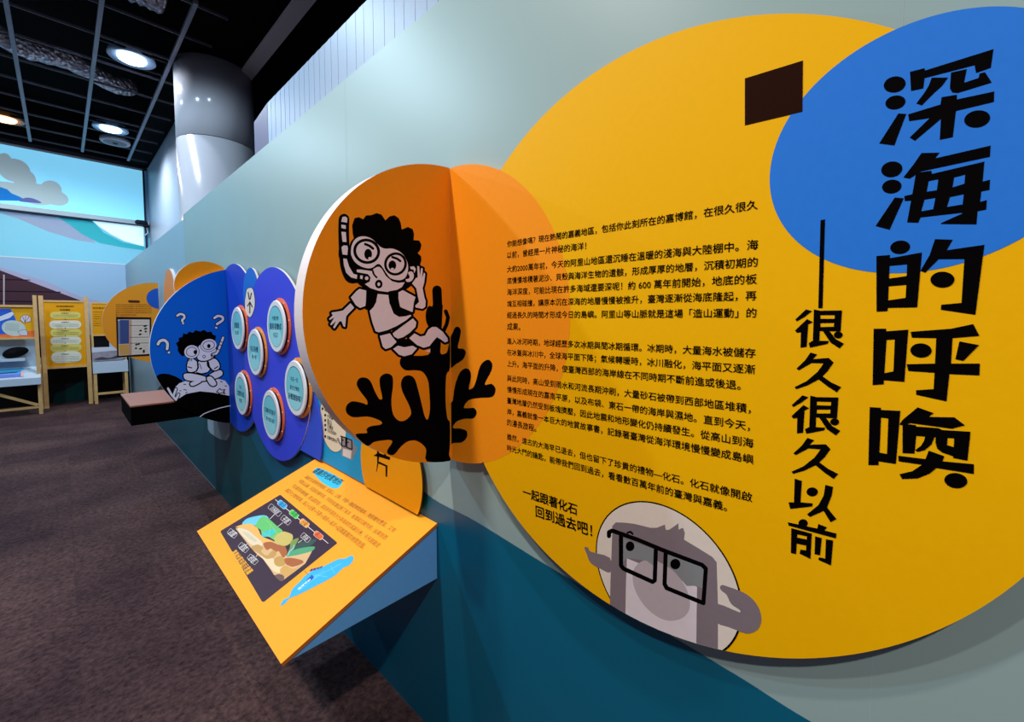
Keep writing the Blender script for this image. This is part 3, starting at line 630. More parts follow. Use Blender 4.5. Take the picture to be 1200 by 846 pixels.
for q, c, l in (
  ([(200,225),(330,390),(400,465),(450,500),(480,545),(520,600),(545,640),(600,680),(630,690),(720,625),(830,540),(880,450),(905,395),(800,430),(640,470),(640,380),(520,330),(440,300),(380,230),(300,200)], (214, 176, 128), 1),
  ([(200,215),(265,188),(330,180),(400,225),(440,300),(530,335),(560,380),(470,360),(380,290),(300,222)], (240, 178, 96), 2),
  ([(215,228),(300,235),(370,290),(440,350),(430,385),(350,375),(300,330)], (226, 206, 176), 2),
  ([(260,255),(320,270),(390,330),(370,345),(310,305)], (206, 196, 170), 3),
  ([(450,360),(520,345),(580,370),(640,380),(665,440),(630,490),(590,430),(560,440),(520,405),(480,420)], (170, 100, 60), 3),
  ([(340,400),(400,370),(450,400),(430,430),(480,470),(540,420),(570,450),(540,490),(480,500),(410,450)], (190, 150, 90), 3),
  ([(420,465),(480,500),(540,495),(560,550),(620,560),(600,620),(545,610),(500,560)], (232, 204, 168), 3),
  ([(550,500),(600,475),(640,500),(650,545),(600,570),(555,550)], (190, 150, 84), 4),
  ([(640,500),(700,490),(800,512),(805,540),(720,570),(680,560),(655,545)], (168, 98, 60), 4),
  ([(600,600),(650,560),(720,590),(780,560),(700,640),(640,665)], (206, 160, 92), 4),
  ([(555,650),(600,635),(640,660),(625,700),(590,690)], (110, 86, 80), 5),
  ([(265,188),(270,165),(320,130),(455,105),(500,140),(450,200),(380,200),(330,182)], (110, 196, 222), 3),
  ([(380,200),(455,112),(580,210),(625,250),(600,300),(560,330),(500,300),(440,300),(430,240)], (104, 190, 112), 4),
  ([(440,300),(450,262),(500,240),(550,230),(560,255),(520,290)], (70, 190, 196), 5),
  ([(550,330),(560,290),(620,255),(660,258),(715,285),(705,345),(650,382),(580,365)], (198, 180, 104), 4),
  ([(690,400),(700,340),(770,312),(750,360),(715,430),(660,470)], (120, 146, 76), 5),
  ([(740,390),(790,350),(930,322),(870,385),(800,400),(740,425)], (58, 84, 78), 5),
  ([(660,475),(715,430),(740,415),(800,400),(910,388),(895,425),(800,455),(700,475)], (84, 160, 120), 6)):
    pr.pp(G(*q), c, l, sm=3 if l > 1 else 0)
pr.stroke(G((728, 375), (720, 405), (690, 430), (672, 465)), 1.1, (120, 200, 235), 7)
for a, b_ in (((560,335),(430,250)), ((500,300),(520,180)), ((600,300),(480,150))): pr.stroke(G(a, b_), 0.4, (150, 210, 120), 5)
pr.build('printed_block_diagram', t)
pr = Print(PD, 0.0006)
pr.stroke(G((560,-35),(1035,360)), 0.6, (236, 232, 232), 1)
LW = (236, 232, 232)
def pill(c, rw, rh, ang, fill, line=None, txt=None):
    a = math.radians(ang); ca, sa = math.cos(a), math.sin(a)
    out = [(c[0] + x*ca - y*sa, c[1] + x*sa + y*ca) for x, y in rrect(-rw, -rh, rw, rh, rh*(0.6 if line != LW else 0.25))]
    if line: pr.stroke(G(*out), 0.55, line, 2, closed=True)
    pr.pp(G(*out), fill, 3)
    if txt: pr.text(txt, G((c[0]-rw*.62*ca, c[1]-rw*.62*sa))[0], G((c[0]+rw*.62*ca, c[1]+rw*.62*sa))[0], (40, 30, 40) if not line or line != (236,232,232) or fill != DK else (236,232,232), 4)
for c, f, s in (((622, 10), (50, 170, 230), '海洋'), ((728, 97), (70, 200, 80), '平原'), ((822, 178), (250, 160, 60), '丘陵'), ((948, 288), (250, 110, 50), '高山')): pill(c, 42, 24, 38, f, (250, 240, 230), s)
LW = (236, 232, 232)
for c, rw, s in (((555, 60), 62, '沙洲潟湖'), ((655, 150), 44, '平原'), ((832, 308), 42, '河谷'), ((172, 270), 40, '岩層'), ((272, 398), 44, '泥岩'), ((355, 505), 46, '砂岩')): pill(c, rw, 24, 40 if c[1] < 320 else 42, DK, LW, s)
for a, b_ in (((555, 95), (510, 140)), ((625, 175), (580, 210)), ((800, 330), (765, 355)), ((290, 380), (305, 365)), ((385, 480), (405, 455))): pr.stroke(G(a, b_), 0.5, LW, 1)
pr.text('嘉義地質剖面示意圖', G((180, 432))[0], G((335, 625))[0], (246, 176, 60), 2, bold=.015)
pr.build('printed_diagram_captions', t)
pr = Print(PD, 0.0006)
pr.pp(Q((265,512),(276,495),(290,488),(300,465),(320,445),(345,420),(390,400),(430,380),(450,378),(470,369),(475,380),(463,397),(445,405),(420,428),(370,455),(320,480),(292,492),(278,508)), (62, 176, 232), 0, sm=3)
for l in (((330,452),(390,412)), ((350,440),(440,392)), ((360,425),(400,430)), ((410,400),(420,420)), ((320,470),(370,430))): pr.stroke(Q(*l), 0.5, (120, 205, 245), 1)
pr.text('嘉義地形', Q((350, 412))[0], Q((386, 402))[0], (20, 60, 150), 2, bold=.02); pr.text('海岸平原', Q((316, 467))[0], Q((352, 437))[0], (236, 246, 252), 2, bold=.016)
pr.stroke(Q((335, 414), (345, 424)), 0.6, BRN, 1); pr.pp(Q((340,440),(356,424),(362,432),(350,444)), (30, 90, 190), 2)
pr.build('printed_island_map', t)

# ================================================================== CYAN LIST PANEL AND YELLOW LOBE
PX = wallplane(D - 0.015)
t = thing('cyan_panel', (D - .016, 2.0, -0.75), 'cyan wall panel with a cream list circle, half hidden behind the orange disc', 'exhibition panel')
ca = PX.px((362, 455)); cb = PX.px((428, 600))
board(PX, clip_half(smooth([(-2.24, -0.82), (-1.60, -0.82), (-1.50, -0.40), (-1.56, -0.06), (-1.88, 0.10), (-2.22, -0.04), (-2.32, -0.40)], 8), 0, -1, 0.748), 0.013, mat((30, 160, 214), .5), WHITE_EDGE, 'panel_board', t)
pr = Print(PX)
cc = (-2.0547, -0.5228)
pr.poly(circ(*cc, 0.1485, 64), (60, 50, 50), 0); pr.poly(circ(*cc, 0.1455, 64), (236, 218, 190), 1)
Y7 = zm(360, 460, 5.2875)
for k, (x, y, s) in enumerate(((96, 100, '海底世界'), (112, 140, '大地震'), (112, 172, '造山'), (112, 202, '沉積岩'), (114, 230, '化石形成中'), (112, 272, '走讀地質時光'))):
    pr.pp(Y7(*ell(x, y, 6, 9)), (40, 30, 30), 2); pr.text(s, Y7((x + 12, y + 3))[0], Y7((x + 22 + 9 * len(s), y + 8 + 4 * len(s)))[0], (60, 50, 50), 2, bold=.02)
pr.pp(Y7((208,275),(212,268),(280,290),(290,310),(284,420),(215,392)), (150, 138, 140), 2)
pr.pp(Y7((222,345),(275,362),(270,412),(220,390)), (226, 212, 206), 3)
pr.stroke(Y7((208,270),(240,280),(276,296),(278,352),(246,340),(246,284)), 1.3, INK, 4); pr.stroke(Y7((216,276),(214,328),(238,336),(240,282)), 1.3, INK, 4)
pr.pp(Y7(*ell(222, 295, 4, 5)), INK, 4); pr.pp(Y7(*ell(254, 308, 4, 5)), INK, 4)
pr.stroke(Y7((190,285),(200,310),(212,325)), 2.4, (150, 138, 140), 2); pr.stroke(Y7((285,380),(300,360),(300,335)), 3, (150, 138, 140), 2)
pr.build('printed_list', t)
t = thing('yellow_lobe_panel', (D - .02, 1.52, -0.86), 'rounded yellow-orange wall panel under the orange disc, black character cut off on it', 'exhibition panel')
PX2 = wallplane(D - 0.022)
board(PX2, clip_half(circ(-1.522, -0.6262, 0.235, 96), 0, -1, 0.748), 0.006, mat((250, 164, 14), .5, grain=.02), mat((110, 72, 20)), 'panel_board', t)
pr = Print(PX2)
c0 = PX2.px((447, 535))
pr.pp(Y7((410,392),(440,372),(515,400),(512,418),(445,398)), INK, 0); pr.pp(Y7((432,340),(446,345),(446,400),(440,450),(430,492),(428,488),(434,440)), INK, 0)
pr.pp(Y7((480,330),(492,335),(488,408),(476,403)), INK, 0); pr.pp(Y7((438,424),(498,452),(496,522),(486,520),(486,458),(438,438)), INK, 0)
pr.build('printed_character', t)

# ================================================================== PURPLE QUIZ PANEL WITH BADGES
t = thing('quiz_exhibit', (FACE, 2.95, -0.88), 'purple-blue lobed wall panel carrying six round badges', 'exhibition panel')
H2 = -3.862
DKB = mat((28, 70, 200), .5, grain=.02); MDB = mat((24, 112, 214), .5, grain=.02); PUR = mat((62, 76, 224), .5, grain=.02); PUR2 = mat((58, 86, 216), .5, grain=.02)
l1 = clip_half(circ(-3.68, -0.235, 0.626, 128), -1, 0, -H2 - .001)
board(PF, l1, 0.012, DKB, WHITE_EDGE, 'deep_blue_lobe', t, -0.0012)
board(PF, circ(-3.247, 0.158, 0.171, 64), 0.012, MDB, WHITE_EDGE, 'small_blue_lobe', t, 0.0)
board(PF, clip_half(circ(-2.46, -0.62, 0.30, 96), 0, -1, 0.745), 0.009, PUR2, PUR2, 'lower_lobe', t, -0.003)
board(PF, circ(-2.845, -0.292, 0.592, 128), 0.013, PUR, WHITE_EDGE, 'purple_lobe', t, 0.0012)
pr = Print(PF, 0.002)
f1 = Z3((560,170),(565,152),(582,150),(590,175),(592,210),(585,240),(574,256),(560,240),(556,205))
pr.outlined(f1, (232, 222, 214), INK, 1.2, 0, 3)
for l in (((568,165),(572,190)), ((580,168),(575,190)), ((574,200),(574,240)), ((566,215),(574,200),(583,218))): pr.stroke(Z3(*l), 1.3, (60, 40, 44), 3)
pr.build('printed_fossil', t)
PBG = wallplane(FACE - 0.031)
BADGES = [((526,297), '恐龍是|化石嗎？', 'round quiz badge at upper left of the purple panel, nearest the blue page'),
          ((590,385), '化石有幾|種一樣？', 'round quiz badge in the middle of the purple panel'),
          ((668,290), '什麼生物|最容易變成|化石？', 'topmost round quiz badge, upper right on the purple panel'),
          ((540,537), '化石|怎麼形成|的呢？', 'round quiz badge at lower left of the purple panel'),
          ((648,615), '百萬年的孩子|是什麼石頭？', 'lowest round quiz badge on the purple panel'),
          ((738,517), '化石一定|是古生物的|身體遺骸嗎？', 'round quiz badge at right of the purple panel by the orange disc')]
RIMC, FACEC = mat((236, 238, 244), .35, .5), mat((120, 206, 222), .4, .4)
for k, (zc, s, lab) in enumerate(BADGES):
    u, v = PBG.px(Z3(zc)[0])
    c = PF.P((u, v)); N = Vector((-1, 0, 0))
    t = thing('quiz_badge', c, lab, 'badge', 'round quiz badges')
    ringc = mat((250, 120, 84) if k not in (1, 5) else (252, 160, 70), .4, .4)
    MB().lathe([(0.164, 0.002), (0.166, 0.004), (0.166, 0.010), (0.144, 0.011)], c, N, 56).build('back_ring', ringc, t)
    MB().lathe([(0.143, 0.011), (0.143, 0.022)], c, N, 40).build('drum', mat((16, 12, 14), .5), t)
    MB().lathe([(0.147, 0.022), (0.151, 0.024), (0.151, 0.029), (0.147, 0.032), (0.05, 0.032)], c, N, 56).build('front_disc', RIMC, t)
    pl = wallplane(FACE - 0.032)
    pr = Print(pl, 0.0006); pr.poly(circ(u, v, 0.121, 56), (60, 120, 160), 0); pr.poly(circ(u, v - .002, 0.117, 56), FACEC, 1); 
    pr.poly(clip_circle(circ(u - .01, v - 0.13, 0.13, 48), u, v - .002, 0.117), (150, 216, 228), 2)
    L = s.split('|'); hs = {2: (0.022, -0.03), 3: (0.048, 0.0, -0.05)}[len(L)]
    for row, (txt, dv) in enumerate(zip(L, hs)):
        big = (len(L) == 3 and ((k == 5 and row == 2) or (k != 5 and row == 1))) or (len(L) == 2 and row == 0)
        wdt = min(0.195, len(txt) * (0.040 if big else 0.026))
        pr.text(txt, (u - wdt/2, v + dv), (u + wdt/2, v + dv), (24, 44, 90), 3, bold=.016 if big else .01, uv=True)
    pr.build('printed_face', t)
    for q in range(8):
        a = 2*math.pi*(q + .3)/8; MB().lathe([(0.004, 0.0095), (0.004, 0.0125), (0.002, 0.014)], PF.P((u + .156*math.cos(a), v + .156*math.sin(a))), N, 8).build('ring_stud', mat((250, 236, 190), .3, .6), t)

# ================================================================== BLUE PAGE WITH SITTING BOY
PBl = crossplane(3.862)
t = thing('blue_page_panel', (0.6, 3.862, -0.85), 'round blue panel standing out from the wall, boy sitting on a rock with question marks', 'exhibition panel')
BL = mat((2, 100, 222), .5, grain=.02)
BC = (1.037, -0.2388, 0.6207)
page = clip_half(circ(*BC, 160), 1, 0, D - 0.001)
bp_ = board(PBl, page, 0.03, BL, WHITE_EDGE, 'blue_page', t)
board(PBl, clip_half(circ(0.7645, 0.223, 0.1945, 80), 1, 0, FACE - 0.002), 0.03, mat((236, 148, 20), .5), WHITE_EDGE, 'orange_lobe', t, -0.031)
S = zm(190, 360, 6.51); Tt = zm(170, 340, 5.29)
WB = mat((226, 232, 255), .5)
pr = Print(PBl, 0.001)
def bc(pts, rgb, layer, sm=0):
    if sm: pts = smooth(pts, sm)
    pr.poly(clip_circle(clip_half([PBl.px(p) for p in pts], 1, 0, FACE - .003), *BC[:2], BC[2] - .0002, 160), rgb, layer)
bc(Tt((20,640),(60,540),(90,520),(120,517),(150,520),(190,535),(225,555),(260,600),(220,700),(150,760)), K, 0)
bc(S((40,760),(95,690),(90,620),(130,580),(200,556),(300,545),(420,545),(480,560),(512,605),(526,690),(526,760)), WB, 1)
bc(Z3((255,600),(300,562),(340,537),(390,528),(440,533),(500,545),(545,560),(560,700),(520,720),(400,720),(300,660)), K, 3)
pr.stroke(Z3((390,621),(405,610),(430,600),(460,590),(485,584),(500,581),(508,590),(512,604)), 1.0, WB, 5)
def dl(*l): pr.stroke(S(*l), 1.0, K, 2)
for l in (((165,588),(180,588)), ((135,637),(142,637)), ((165,628),(185,632)), ((180,652),(190,648)), ((445,566),(458,570)), ((480,600),(492,602)), ((470,640),(476,645))): dl(*l)
pr.stroke(S((418,640),(440,620),(452,632),(480,628),(465,645),(480,660),(450,652),(430,665),(432,650),(415,648)), 1.0, K, 2, closed=True)
for w_, c_, ly in ((4.6, K, 4), (2.6, WB, 5)):
    pr.stroke(S((105,705),(70,665),(45,620)), w_, c_, ly); pr.stroke(S((85,680),(95,650),(105,625)), w_, c_, ly); pr.stroke(S((108,700),(125,665)), w_, c_, ly)
pr.pp(S((170,370),(150,372),(130,350),(118,330),(120,305),(105,275),(128,258),(125,235),(155,225),(160,200),(190,205),(205,185),(235,195),(255,175),(290,185),(320,172),(345,190),(375,185),(388,210),(412,218),(405,250),(300,265),(290,290),(200,310)), K, 3)
def so(q, layer=3, sm=3, wd=2.0): pr.outlined(S(*q), WB, K, wd * 1.5, layer, sm)
so([(165,530),(172,508),(235,508),(340,535),(330,560),(230,562),(180,552)]); so([(345,528),(400,492),(440,480),(460,495),(452,522),(400,545),(350,542)])
so([(215,580),(250,563),(300,565),(250,595),(222,598)]); so([(340,540),(375,530),(412,580),(395,600),(365,590)], 5)
so([(282,410),(350,405),(366,462),(332,500),(250,498),(268,460)], 5)
so([(205,398),(235,395),(268,425),(258,482),(205,492),(190,455)], 7); so([(362,400),(408,395),(438,440),(428,472),(390,480),(350,440)], 7)
pr.stroke(S((270,430),(275,460),(262,485)), 1.8, K, 9); pr.stroke(S((352,420),(360,455),(378,478)), 1.8, K, 9)
so([(275,310),(300,285),(390,285),(412,330),(395,375),(350,402),(300,408),(268,385)], 9)
for (x, y, rx, ry, ro, px_, py_) in ((225, 340, 56, 50, -10, 252, 342), (355, 290, 60, 47, -10, 356, 296)):
    pr.pp(S(*ell(x, y, rx + 4, ry + 4, ro)), K, 11); pr.pp(S(*ell(x, y, rx, ry, ro)), WB, 12); pr.pp(S(*ell(x, y, rx - 13, ry - 12, ro)), K, 13); pr.pp(S(*ell(x, y, rx - 18, ry - 17, ro)), WB, 14); pr.pp(S(*ell(px_, py_, 13, 16)), K, 15)
pr.pp(S(*ell(320, 376, 12, 13)), K, 11); pr.pp(S(*ell(320, 376, 7, 8)), WB, 12)
pr.stroke(S((385,362),(415,352),(428,330),(440,300),(465,232)), 4.4, K, 11); pr.stroke(S((388,362),(415,352),(428,330),(440,300),(465,232)), 2.5, WB, 12)
for a, b_ in (((447,262),(462,268)), ((440,286),(453,292)), ((420,318),(438,326))): pr.stroke(S(a, b_), 0.9, K, 13)
pr.stroke(S((196,455),(225,462)), 1.2, K, 9); pr.stroke(S((398,470),(425,452)), 1.2, K, 9); pr.stroke(S((262,498),(300,508),(340,500)), 1.2, K, 7); pr.stroke(S((300,470),(285,430)), 0.8, K, 7)
for x in (372, 386, 400): pr.stroke(S((x, 360), (x + 4, 385)), 0.8, K, 13)
for x in (200, 212, 224): pr.stroke(S((x, 392), (x + 2, 410)), 0.8, K, 13)
for hook, dot, wd in (([(200,158),(218,148),(240,155),(243,172),(230,184),(232,194)], (236,206), 2.6), ([(430,172),(452,160),(478,166),(482,184),(462,200),(446,210)], (441,233), 2.8), ([(80,335),(92,316),(118,310),(138,328),(138,352),(136,364)], (148,386), 3.2)):
    pr.stroke(Tt(*hook), wd + 2.0, K, 3, sm=3); pr.pp(Tt(*ell(*dot, wd*3.6 , wd*3.4)), K, 3)
    pr.stroke(Tt(*hook), wd, WB, 5, sm=3); pr.pp(Tt(*ell(*dot, wd*2.4, wd*2.2)), WB, 5)
pr.build('printed_sitting_boy', bp_)

# black box shelf with copper top behind the blue page
t = thing('box_shelf', (0.6, 4.2, -0.757), 'black box shelf with copper-brown top sticking out behind the blue round panel', 'shelf')
MB().box((0.305, 3.894, -0.757), (FACE + .029, 4.57, -0.628)).build('box_body', mat((4, 3, 4), .8, .03), t)
MB().box((0.303, 3.893, -0.628), (FACE + .029, 4.572, -0.618)).build('top_sheet', mat((150, 92, 78), .45, .4, grain=.06), t)

# ================================================================== FAR ORANGE PANEL
PO = crossplane(7.145)
t = thing('fossil_map_panel', (0.6, 7.145, -0.6), 'small-looking far round orange panel with a framed chart, left of the blue one', 'exhibition panel')
OR2 = mat((255, 160, 44), .5, grain=.02)
fc = (0.8524, -0.077, 0.5135)
mp = board(PO, clip_half(circ(*fc, 120), 1, 0, FACE - .002), 0.03, OR2, WHITE_EDGE, 'orange_page', t)
V5 = zm(100, 280, 7.05)
pr = Print(PO, 0.002, 0.001)
pr.poly([p for p in clip_half(circ(*PO.px((187.5, 350)), 0.135, 40), 1, 0, FACE - .004)], (38, 96, 200), 0)
pr.pp(V5((350,512),(362,505),(445,508),(453,518),(445,527),(360,526)), (90, 44, 30), 1)
pr.build('printed_title_bar', mp)
pr = Print(PO, 0.002, 0.001)
for k, yy in enumerate((540, 556, 573, 590, 606, 625)): pr.text('海底的沙與泥經過擠壓抬升變成陸地保存許多化石' if k < 5 else '留下古老海洋的印記', V5((250, yy + 3))[0], V5((548 if k < 5 else 420, yy + 3))[0], (120, 66, 20), 0)
pr.build('printed_text', mp)
pr = Print(PO, 0.002, 0.001)
V2 = zm(0, 270, 3.679)
pr.pp(V2((500,372),(652,375),(652,540),(505,548)), (40, 26, 30), 0); pr.pp(V2((508,384),(645,384),(645,532),(512,540)), (236, 214, 200), 1)
pr.pp(V2((516,386),(556,386),(556,488),(518,490)), (70, 84, 140), 2); pr.pp(V2((508,390),(516,390),(518,490),(511,490)), (130, 140, 170), 2); pr.pp(V2((512,492),(556,490),(556,536),(514,538)), (226, 166, 90), 2)
pr.pp(V2((556,386),(568,386),(568,536),(556,537)), (206, 160, 140), 2)
for yy in (410, 461, 486): pr.stroke(V2((560, yy), (640, yy - 1)), 0.6, (50, 34, 36), 3)
for yy in (395, 423, 436, 448, 473, 500, 512, 524): pr.stroke(V2((570, yy), (640, yy - 1)), 0.25, (200, 170, 160), 3)
for x, y, rx in ((626, 412, 8), (628, 424, 7), (606, 432, 6), (604, 448, 7), (628, 436, 5), (588, 492, 6), (606, 510, 7), (620, 518, 5), (620, 524, 5), (586, 508, 5), (598, 490, 5)): pr.pp(V2(*ell(x, y, rx, 4, -15, 14)), (40, 26, 30), 4)
pr.build('printed_chart', mp)
t2 = thing('orange_lobe_panel', (FACE, 6.6, -0.3), 'narrow salmon-orange lobe on the wall between far round panel and the blue one', 'exhibition panel')
pts = [PF.px(p) for p in V5((640, 300), (660, 265), (690, 245), (720, 260), (740, 310))]
cu = sum(p[0] for p in pts) / 5
u0, u1 = pts[0][0], pts[-1][0]; rr = (u1 - u0) / 2 * 1.02; cu = (u0 + u1) / 2; ztop = pts[2][1]
outl = [(cu + rr * math.cos(a), (ztop - rr) + rr * math.sin(a)) for a in [math.pi * k / 40 for k in range(41)]] + [(cu - rr, -0.25), (cu - rr * .6, -0.5), (cu + rr * .6, -0.5), (cu + rr, -0.25)]
board(PF, outl, 0.029, mat((244, 150, 84), .5), WHITE_EDGE, 'lobe_board', t2)

# ================================================================== FAR DISPLAY STANDS
WOOD = mat((226, 178, 118), .5, grain=.12, scale=14); TW = mat((200, 214, 230), .45, .4)
def px_(y, p): return crossplane(y).px(p)
# left display stand
y0 = 10.3
t = thing('display_stand', (-1.2, y0 + .2, FLOOR), 'pale wood display stand with white slanted tray and yellow picture board, left edge', 'display stand')
for x, y in ((-0.28, y0), (-2.2, y0), (-0.28, y0 + .5), (-2.2, y0 + .5)):
    MB().box((x - .022, y - .022, FLOOR), (x + .022, y + .022, 0.345 if y == y0 else -0.7)).build('post', WOOD, t)
MB().box((-2.18, y0 - .015, 0.15), (-0.302, y0 + .015, 0.185)).build('top_rail', WOOD, t); MB().box((-2.18, y0 - .015, -0.36), (-0.302, y0 + .015, -0.33)).build('middle_rail', WOOD, t)
MB().box((-2.18, y0 - .015, -1.49), (-0.302, y0 + .015, -1.455)).build('foot_rail', WOOD, t)
MB().bar((-1.22, y0, -0.93), (-0.31, y0, -1.44), 0.04).build('brace', WOOD, t)
pb = MB().box((-2.18, y0 + .016, -0.33), (-0.302, y0 + .03, 0.15)).build('picture_board', mat((246, 172, 26), .5), t)
PLs = crossplane(y0 + .016); pr = Print(PLs, 0.003, 0.0015); W0 = zm(0, 330, 5.283)
pr.pp(W0((-400,168),(66,168),(90,215),(115,290),(60,330),(-400,330)), (50, 100, 214), 0); pr.pp(W0((-400,330),(60,325),(222,300),(222,345),(-400,345)), (240, 120, 60), 0)
pr.pp(W0(*ell(85, 288, 75, 48, 8)), (206, 214, 206), 1); pr.outlined(W0((-60,235),(0,215),(75,185),(90,200),(60,225),(0,245),(-40,260)), (226, 226, 240), INK, .7, 2)
pr.outlined(W0((125,235),(135,212),(165,205),(190,222),(190,245),(150,255)), (236, 210, 220), INK, .7, 2)
for l in (((155,252),(140,215)), ((155,252),(160,208)), ((155,252),(180,216))): pr.stroke(W0(*l), 0.5, INK, 4)
pr.outlined(W0((112,312),(135,298),(165,300),(172,332),(130,332)), (210, 214, 226), INK, .7, 3)
for k in range(4): pr.text('海洋裡的貝殼與生物沉到海底', W0((32, 262 + 12*k))[0], W0((118, 265 + 12*k))[0], (90, 96, 100), 3)
pr.build('printed_picture', pb)
MB().box((-2.18, y0 + .2, -1.08), (-0.31, y0 + .22, -0.36)).build('back_sheet', mat((178, 196, 214), .5), t)
MB().box((-2.18, y0 + .02, -0.71), (-0.42, y0 + .2, -0.665)).build('shelf', TW, t)
MB().add([(-2.25, y0 - .12, -1.09), (-0.26, y0 - .12, -1.09), (-0.26, y0 + .25, -0.86), (-2.25, y0 + .25, -0.86), (-2.25, y0 - .12, -0.98), (-0.26, y0 - .12, -0.98), (-0.26, y0 + .25, -0.80), (-2.25, y0 + .25, -0.80)],
    [(0,3,2,1), (4,5,6,7), (0,1,5,4), (1,2,6,5), (2,3,7,6), (3,0,4,7)]).build('tray', TW, t)
# dark fossil specimen on its shelf
v, f = [], []; nr, ns = 14, 24
for i in range(nr + 1):
    a = math.pi * i / nr
    for k in range(ns):
        b_ = 2*math.pi*k/ns; r = 1 + .14*math.sin(3*b_ + 1) * math.sin(a) + .1*math.cos(2*b_)
        v.append((-0.53 + .125*r*math.cos(b_)*math.sin(a), y0 + .11 + .07*math.sin(b_)*math.sin(a)*r, -0.575 + .085*math.cos(a) + .03*math.cos(b_)*math.sin(a)))
for i in range(nr):
    for k in range(ns): f.append((i*ns+k, i*ns+(k+1)%ns, (i+1)*ns+(k+1)%ns, (i+1)*ns+k))
tag(link('fossil_specimen', v, f, mat((16, 14, 16), .7, grain=.2, scale=30), smooth=True), 'lumpy black rock specimen on the white shelf of the left display stand', 'rock specimen')
def sheet(name, x0, x1, rgb, lab, cat):                 # thin sheet lying on the slanted tray
    sl = Vector((0, .37, .18)).normalized(); pl = Plane((0, y0 - .12, -0.98), (1, 0, 0), sl, Vector((0, -sl.z, sl.y)))
    t = thing(name, pl.P(((x0 + x1)/2, .15)), lab, cat)
    board(pl, [(x0, .05), (x1, .05), (x1, .33), (x0, .33)], 0.004, mat(rgb, .4), mat((240, 240, 245)), 'page', t, .006)
    pr = Print(pl, 0.009, 0.001)
    pr.poly([(x0, .05), (x1, .05), (x1, .14), (x0, .15)], (110, 124, 214), 0); pr.poly([(x0 + .05, .16), (x1 - .08, .18), (x1 - .05, .21), (x0 + .05, .19)], (60, 60, 120), 0)
    pr.poly([(x1 - .03, .06), (x1 + 0, .06), (x1 + 0, .24), (x1 - .03, .24)], (240, 180, 180), 1)
    pr.build('printed_picture', t)
sheet('picture_card', -1.02, -0.44, (90, 184, 230), 'blue sea picture card lying on the white slanted tray at left', 'picture card')
# centre information board
y1 = 10.85
t = thing('information_board', (0.05, y1, FLOOR), 'yellow information board with six rounded text boxes in a pale wood frame', 'information board')
for x in (-0.225, 0.318): MB().box((x - .028, y1 - .025, FLOOR), (x + .028, y1 + .025, 0.36)).build('post', WOOD, t)
MB().box((-0.196, y1 - .02, 0.255), (0.289, y1 + .02, 0.285)).build('top_rail', WOOD, t); MB().box((-0.196, y1 - .02, -0.91), (0.289, y1 + .02, -0.875)).build('bottom_rail', WOOD, t)
sb = MB().box((-0.196, y1 - .008, -0.875), (0.289, y1 + .008, 0.255)).build('yellow_sheet', mat((238, 160, 20), .5), t)
pr = Print(crossplane(y1 - .008), 0.003, 0.0015)
N2 = zm(40, 330, 5.283)
pr.text('化石是怎麼形成的', N2((135, 152))[0], N2((245, 153))[0], (40, 30, 24), 0, bold=.02); pr.text('形成過程', N2((160, 174))[0], N2((222, 174))[0], (50, 30, 20), 0, bold=.016)
for k, (yc, hh, xx0, xx1) in enumerate(((208, 22, 98, 290), (265, 24, 92, 293), (316, 21, 98, 295), (365, 22, 98, 293), (409, 20, 98, 295), (466, 30, 102, 296))):
    a, b_ = px_(y1 - .008, N2((xx0, yc - hh))[0]), px_(y1 - .008, N2((xx1, yc + hh))[0])
    pr.poly(rrect(a[0], b_[1], b_[0], a[1], (a[1] - b_[1]) * .46), (226, 206, 110) if k % 2 == 0 else (232, 226, 206), 0)
    pr.text('生物死亡', N2((170, yc - hh*.55))[0], N2((218, yc - hh*.55))[0], (50, 40, 30), 1, bold=.016)
    for r in range(2 if k < 5 else 3): pr.text('海中生物死亡後沉到海底被泥沙覆蓋慢慢變成石頭', N2((xx0 + 18, yc + (r*.62 - .05)*hh*.75))[0], N2((xx1 - 18, yc + (r*.62 - .05)*hh*.75))[0], (90, 76, 50), 1)
    if k: pr.pp(N2((188, yc - hh - 10), (198, yc - hh - 10), (193, yc - hh - 3)), (60, 36, 20), 1)
pr.build('printed_steps', sb)
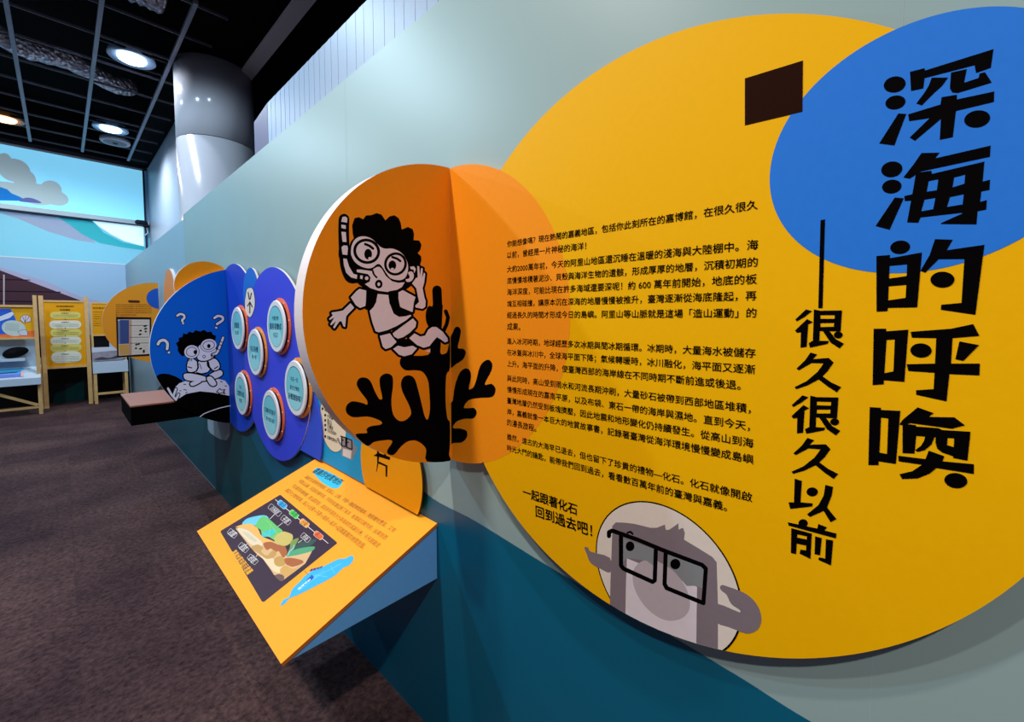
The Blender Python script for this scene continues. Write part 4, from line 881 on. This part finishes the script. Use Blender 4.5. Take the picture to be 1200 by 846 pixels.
# right display stand
y2 = 10.85
t = thing('display_stand', (0.58, y2 + .2, FLOOR), 'pale wood display stand with white drawer tray, beside the far round orange panel', 'display stand')
for x, y in ((0.385, y2 - .12), (0.80, y2 - .12), (0.385, y2 + .3), (0.80, y2 + .3)): MB().box((x - .022, y - .02, FLOOR), (x + .022, y + .02, -1.02)).build('leg', WOOD, t)
MB().box((0.385, y2 - .13, -1.43), (0.80, y2 - .11, -1.39)).build('foot_rail', WOOD, t)
MB().box((0.36, y2 - .15, -1.03), (0.83, y2 + .32, -0.82)).build('tray', TW, t)
MB().box((0.362, y2 + .0, -0.82), (0.392, y2 + .04, 0.25)).build('post', WOOD, t); MB().box((0.80, y2 + .0, -0.82), (0.83, y2 + .04, 0.25)).build('post', WOOD, t)
MB().box((0.392, y2 + .0, 0.235), (0.80, y2 + .04, 0.265)).build('top_rail', WOOD, t); MB().box((0.392, y2 + .0, -0.355), (0.80, y2 + .04, -0.33)).build('bottom_rail', WOOD, t)
sb = MB().box((0.392, y2 + .01, -0.33), (0.80, y2 + .03, 0.235)).build('yellow_sheet', mat((236, 156, 20), .5), t)
pr = Print(crossplane(y2 + .01), 0.003, 0.0015)
pr.poly([(0.392, -.33), (0.80, -.33), (0.80, .235), (0.392, .235)], (236, 156, 20), -1)
pr.text('化石放大鏡', N2((364, 163))[0], N2((450, 165))[0], (40, 30, 24), 0, bold=.02)
for k in range(7): pr.text('仔細觀察化石表面紋路', N2((364, 188 + 14*k))[0], N2((425 if k % 3 == 1 else 465, 188 + 14*k))[0], (120, 76, 20), 0)
pr.build('printed_text', sb)
MB().box((0.40, y2 + .04, -0.80), (0.60, y2 + .06, -0.36)).build('dark_panel', mat((16, 14, 18), .5), t)
MB().box((0.60, y2 + .04, -0.80), (0.80, y2 + .06, -0.36)).build('pale_panel', mat((176, 196, 220), .5), t)
t = thing('photo_plate', (0.58, y2, -0.80), 'grey rocky seascape photo plate leaning on the right display stand', 'photo')
sl = Vector((0, .12, .26)).normalized(); pl = Plane((0.36, y2 - .145, -0.812), (1, 0, 0), sl, Vector((0, -sl.z, sl.y)))
board(pl, [(0.0, 0), (0.40, 0), (0.40, .27), (0.0, .27)], .006, mat((120, 112, 128), .35, .5, grain=.35, scale=12), mat((230, 230, 235)), 'plate', t, .008)
pr = Print(pl, .010, .001); pr.poly([(0.0, .17), (0.4, .20), (.4, .27), (0, .27)], (176, 180, 196), 0); pr.poly(smooth([(.02, .03), (.12, .08), (.22, .05), (.38, .12), (.38, .06), (.2, .02)], 3), (60, 52, 66), 0)
pr.build('printed_photo', t)
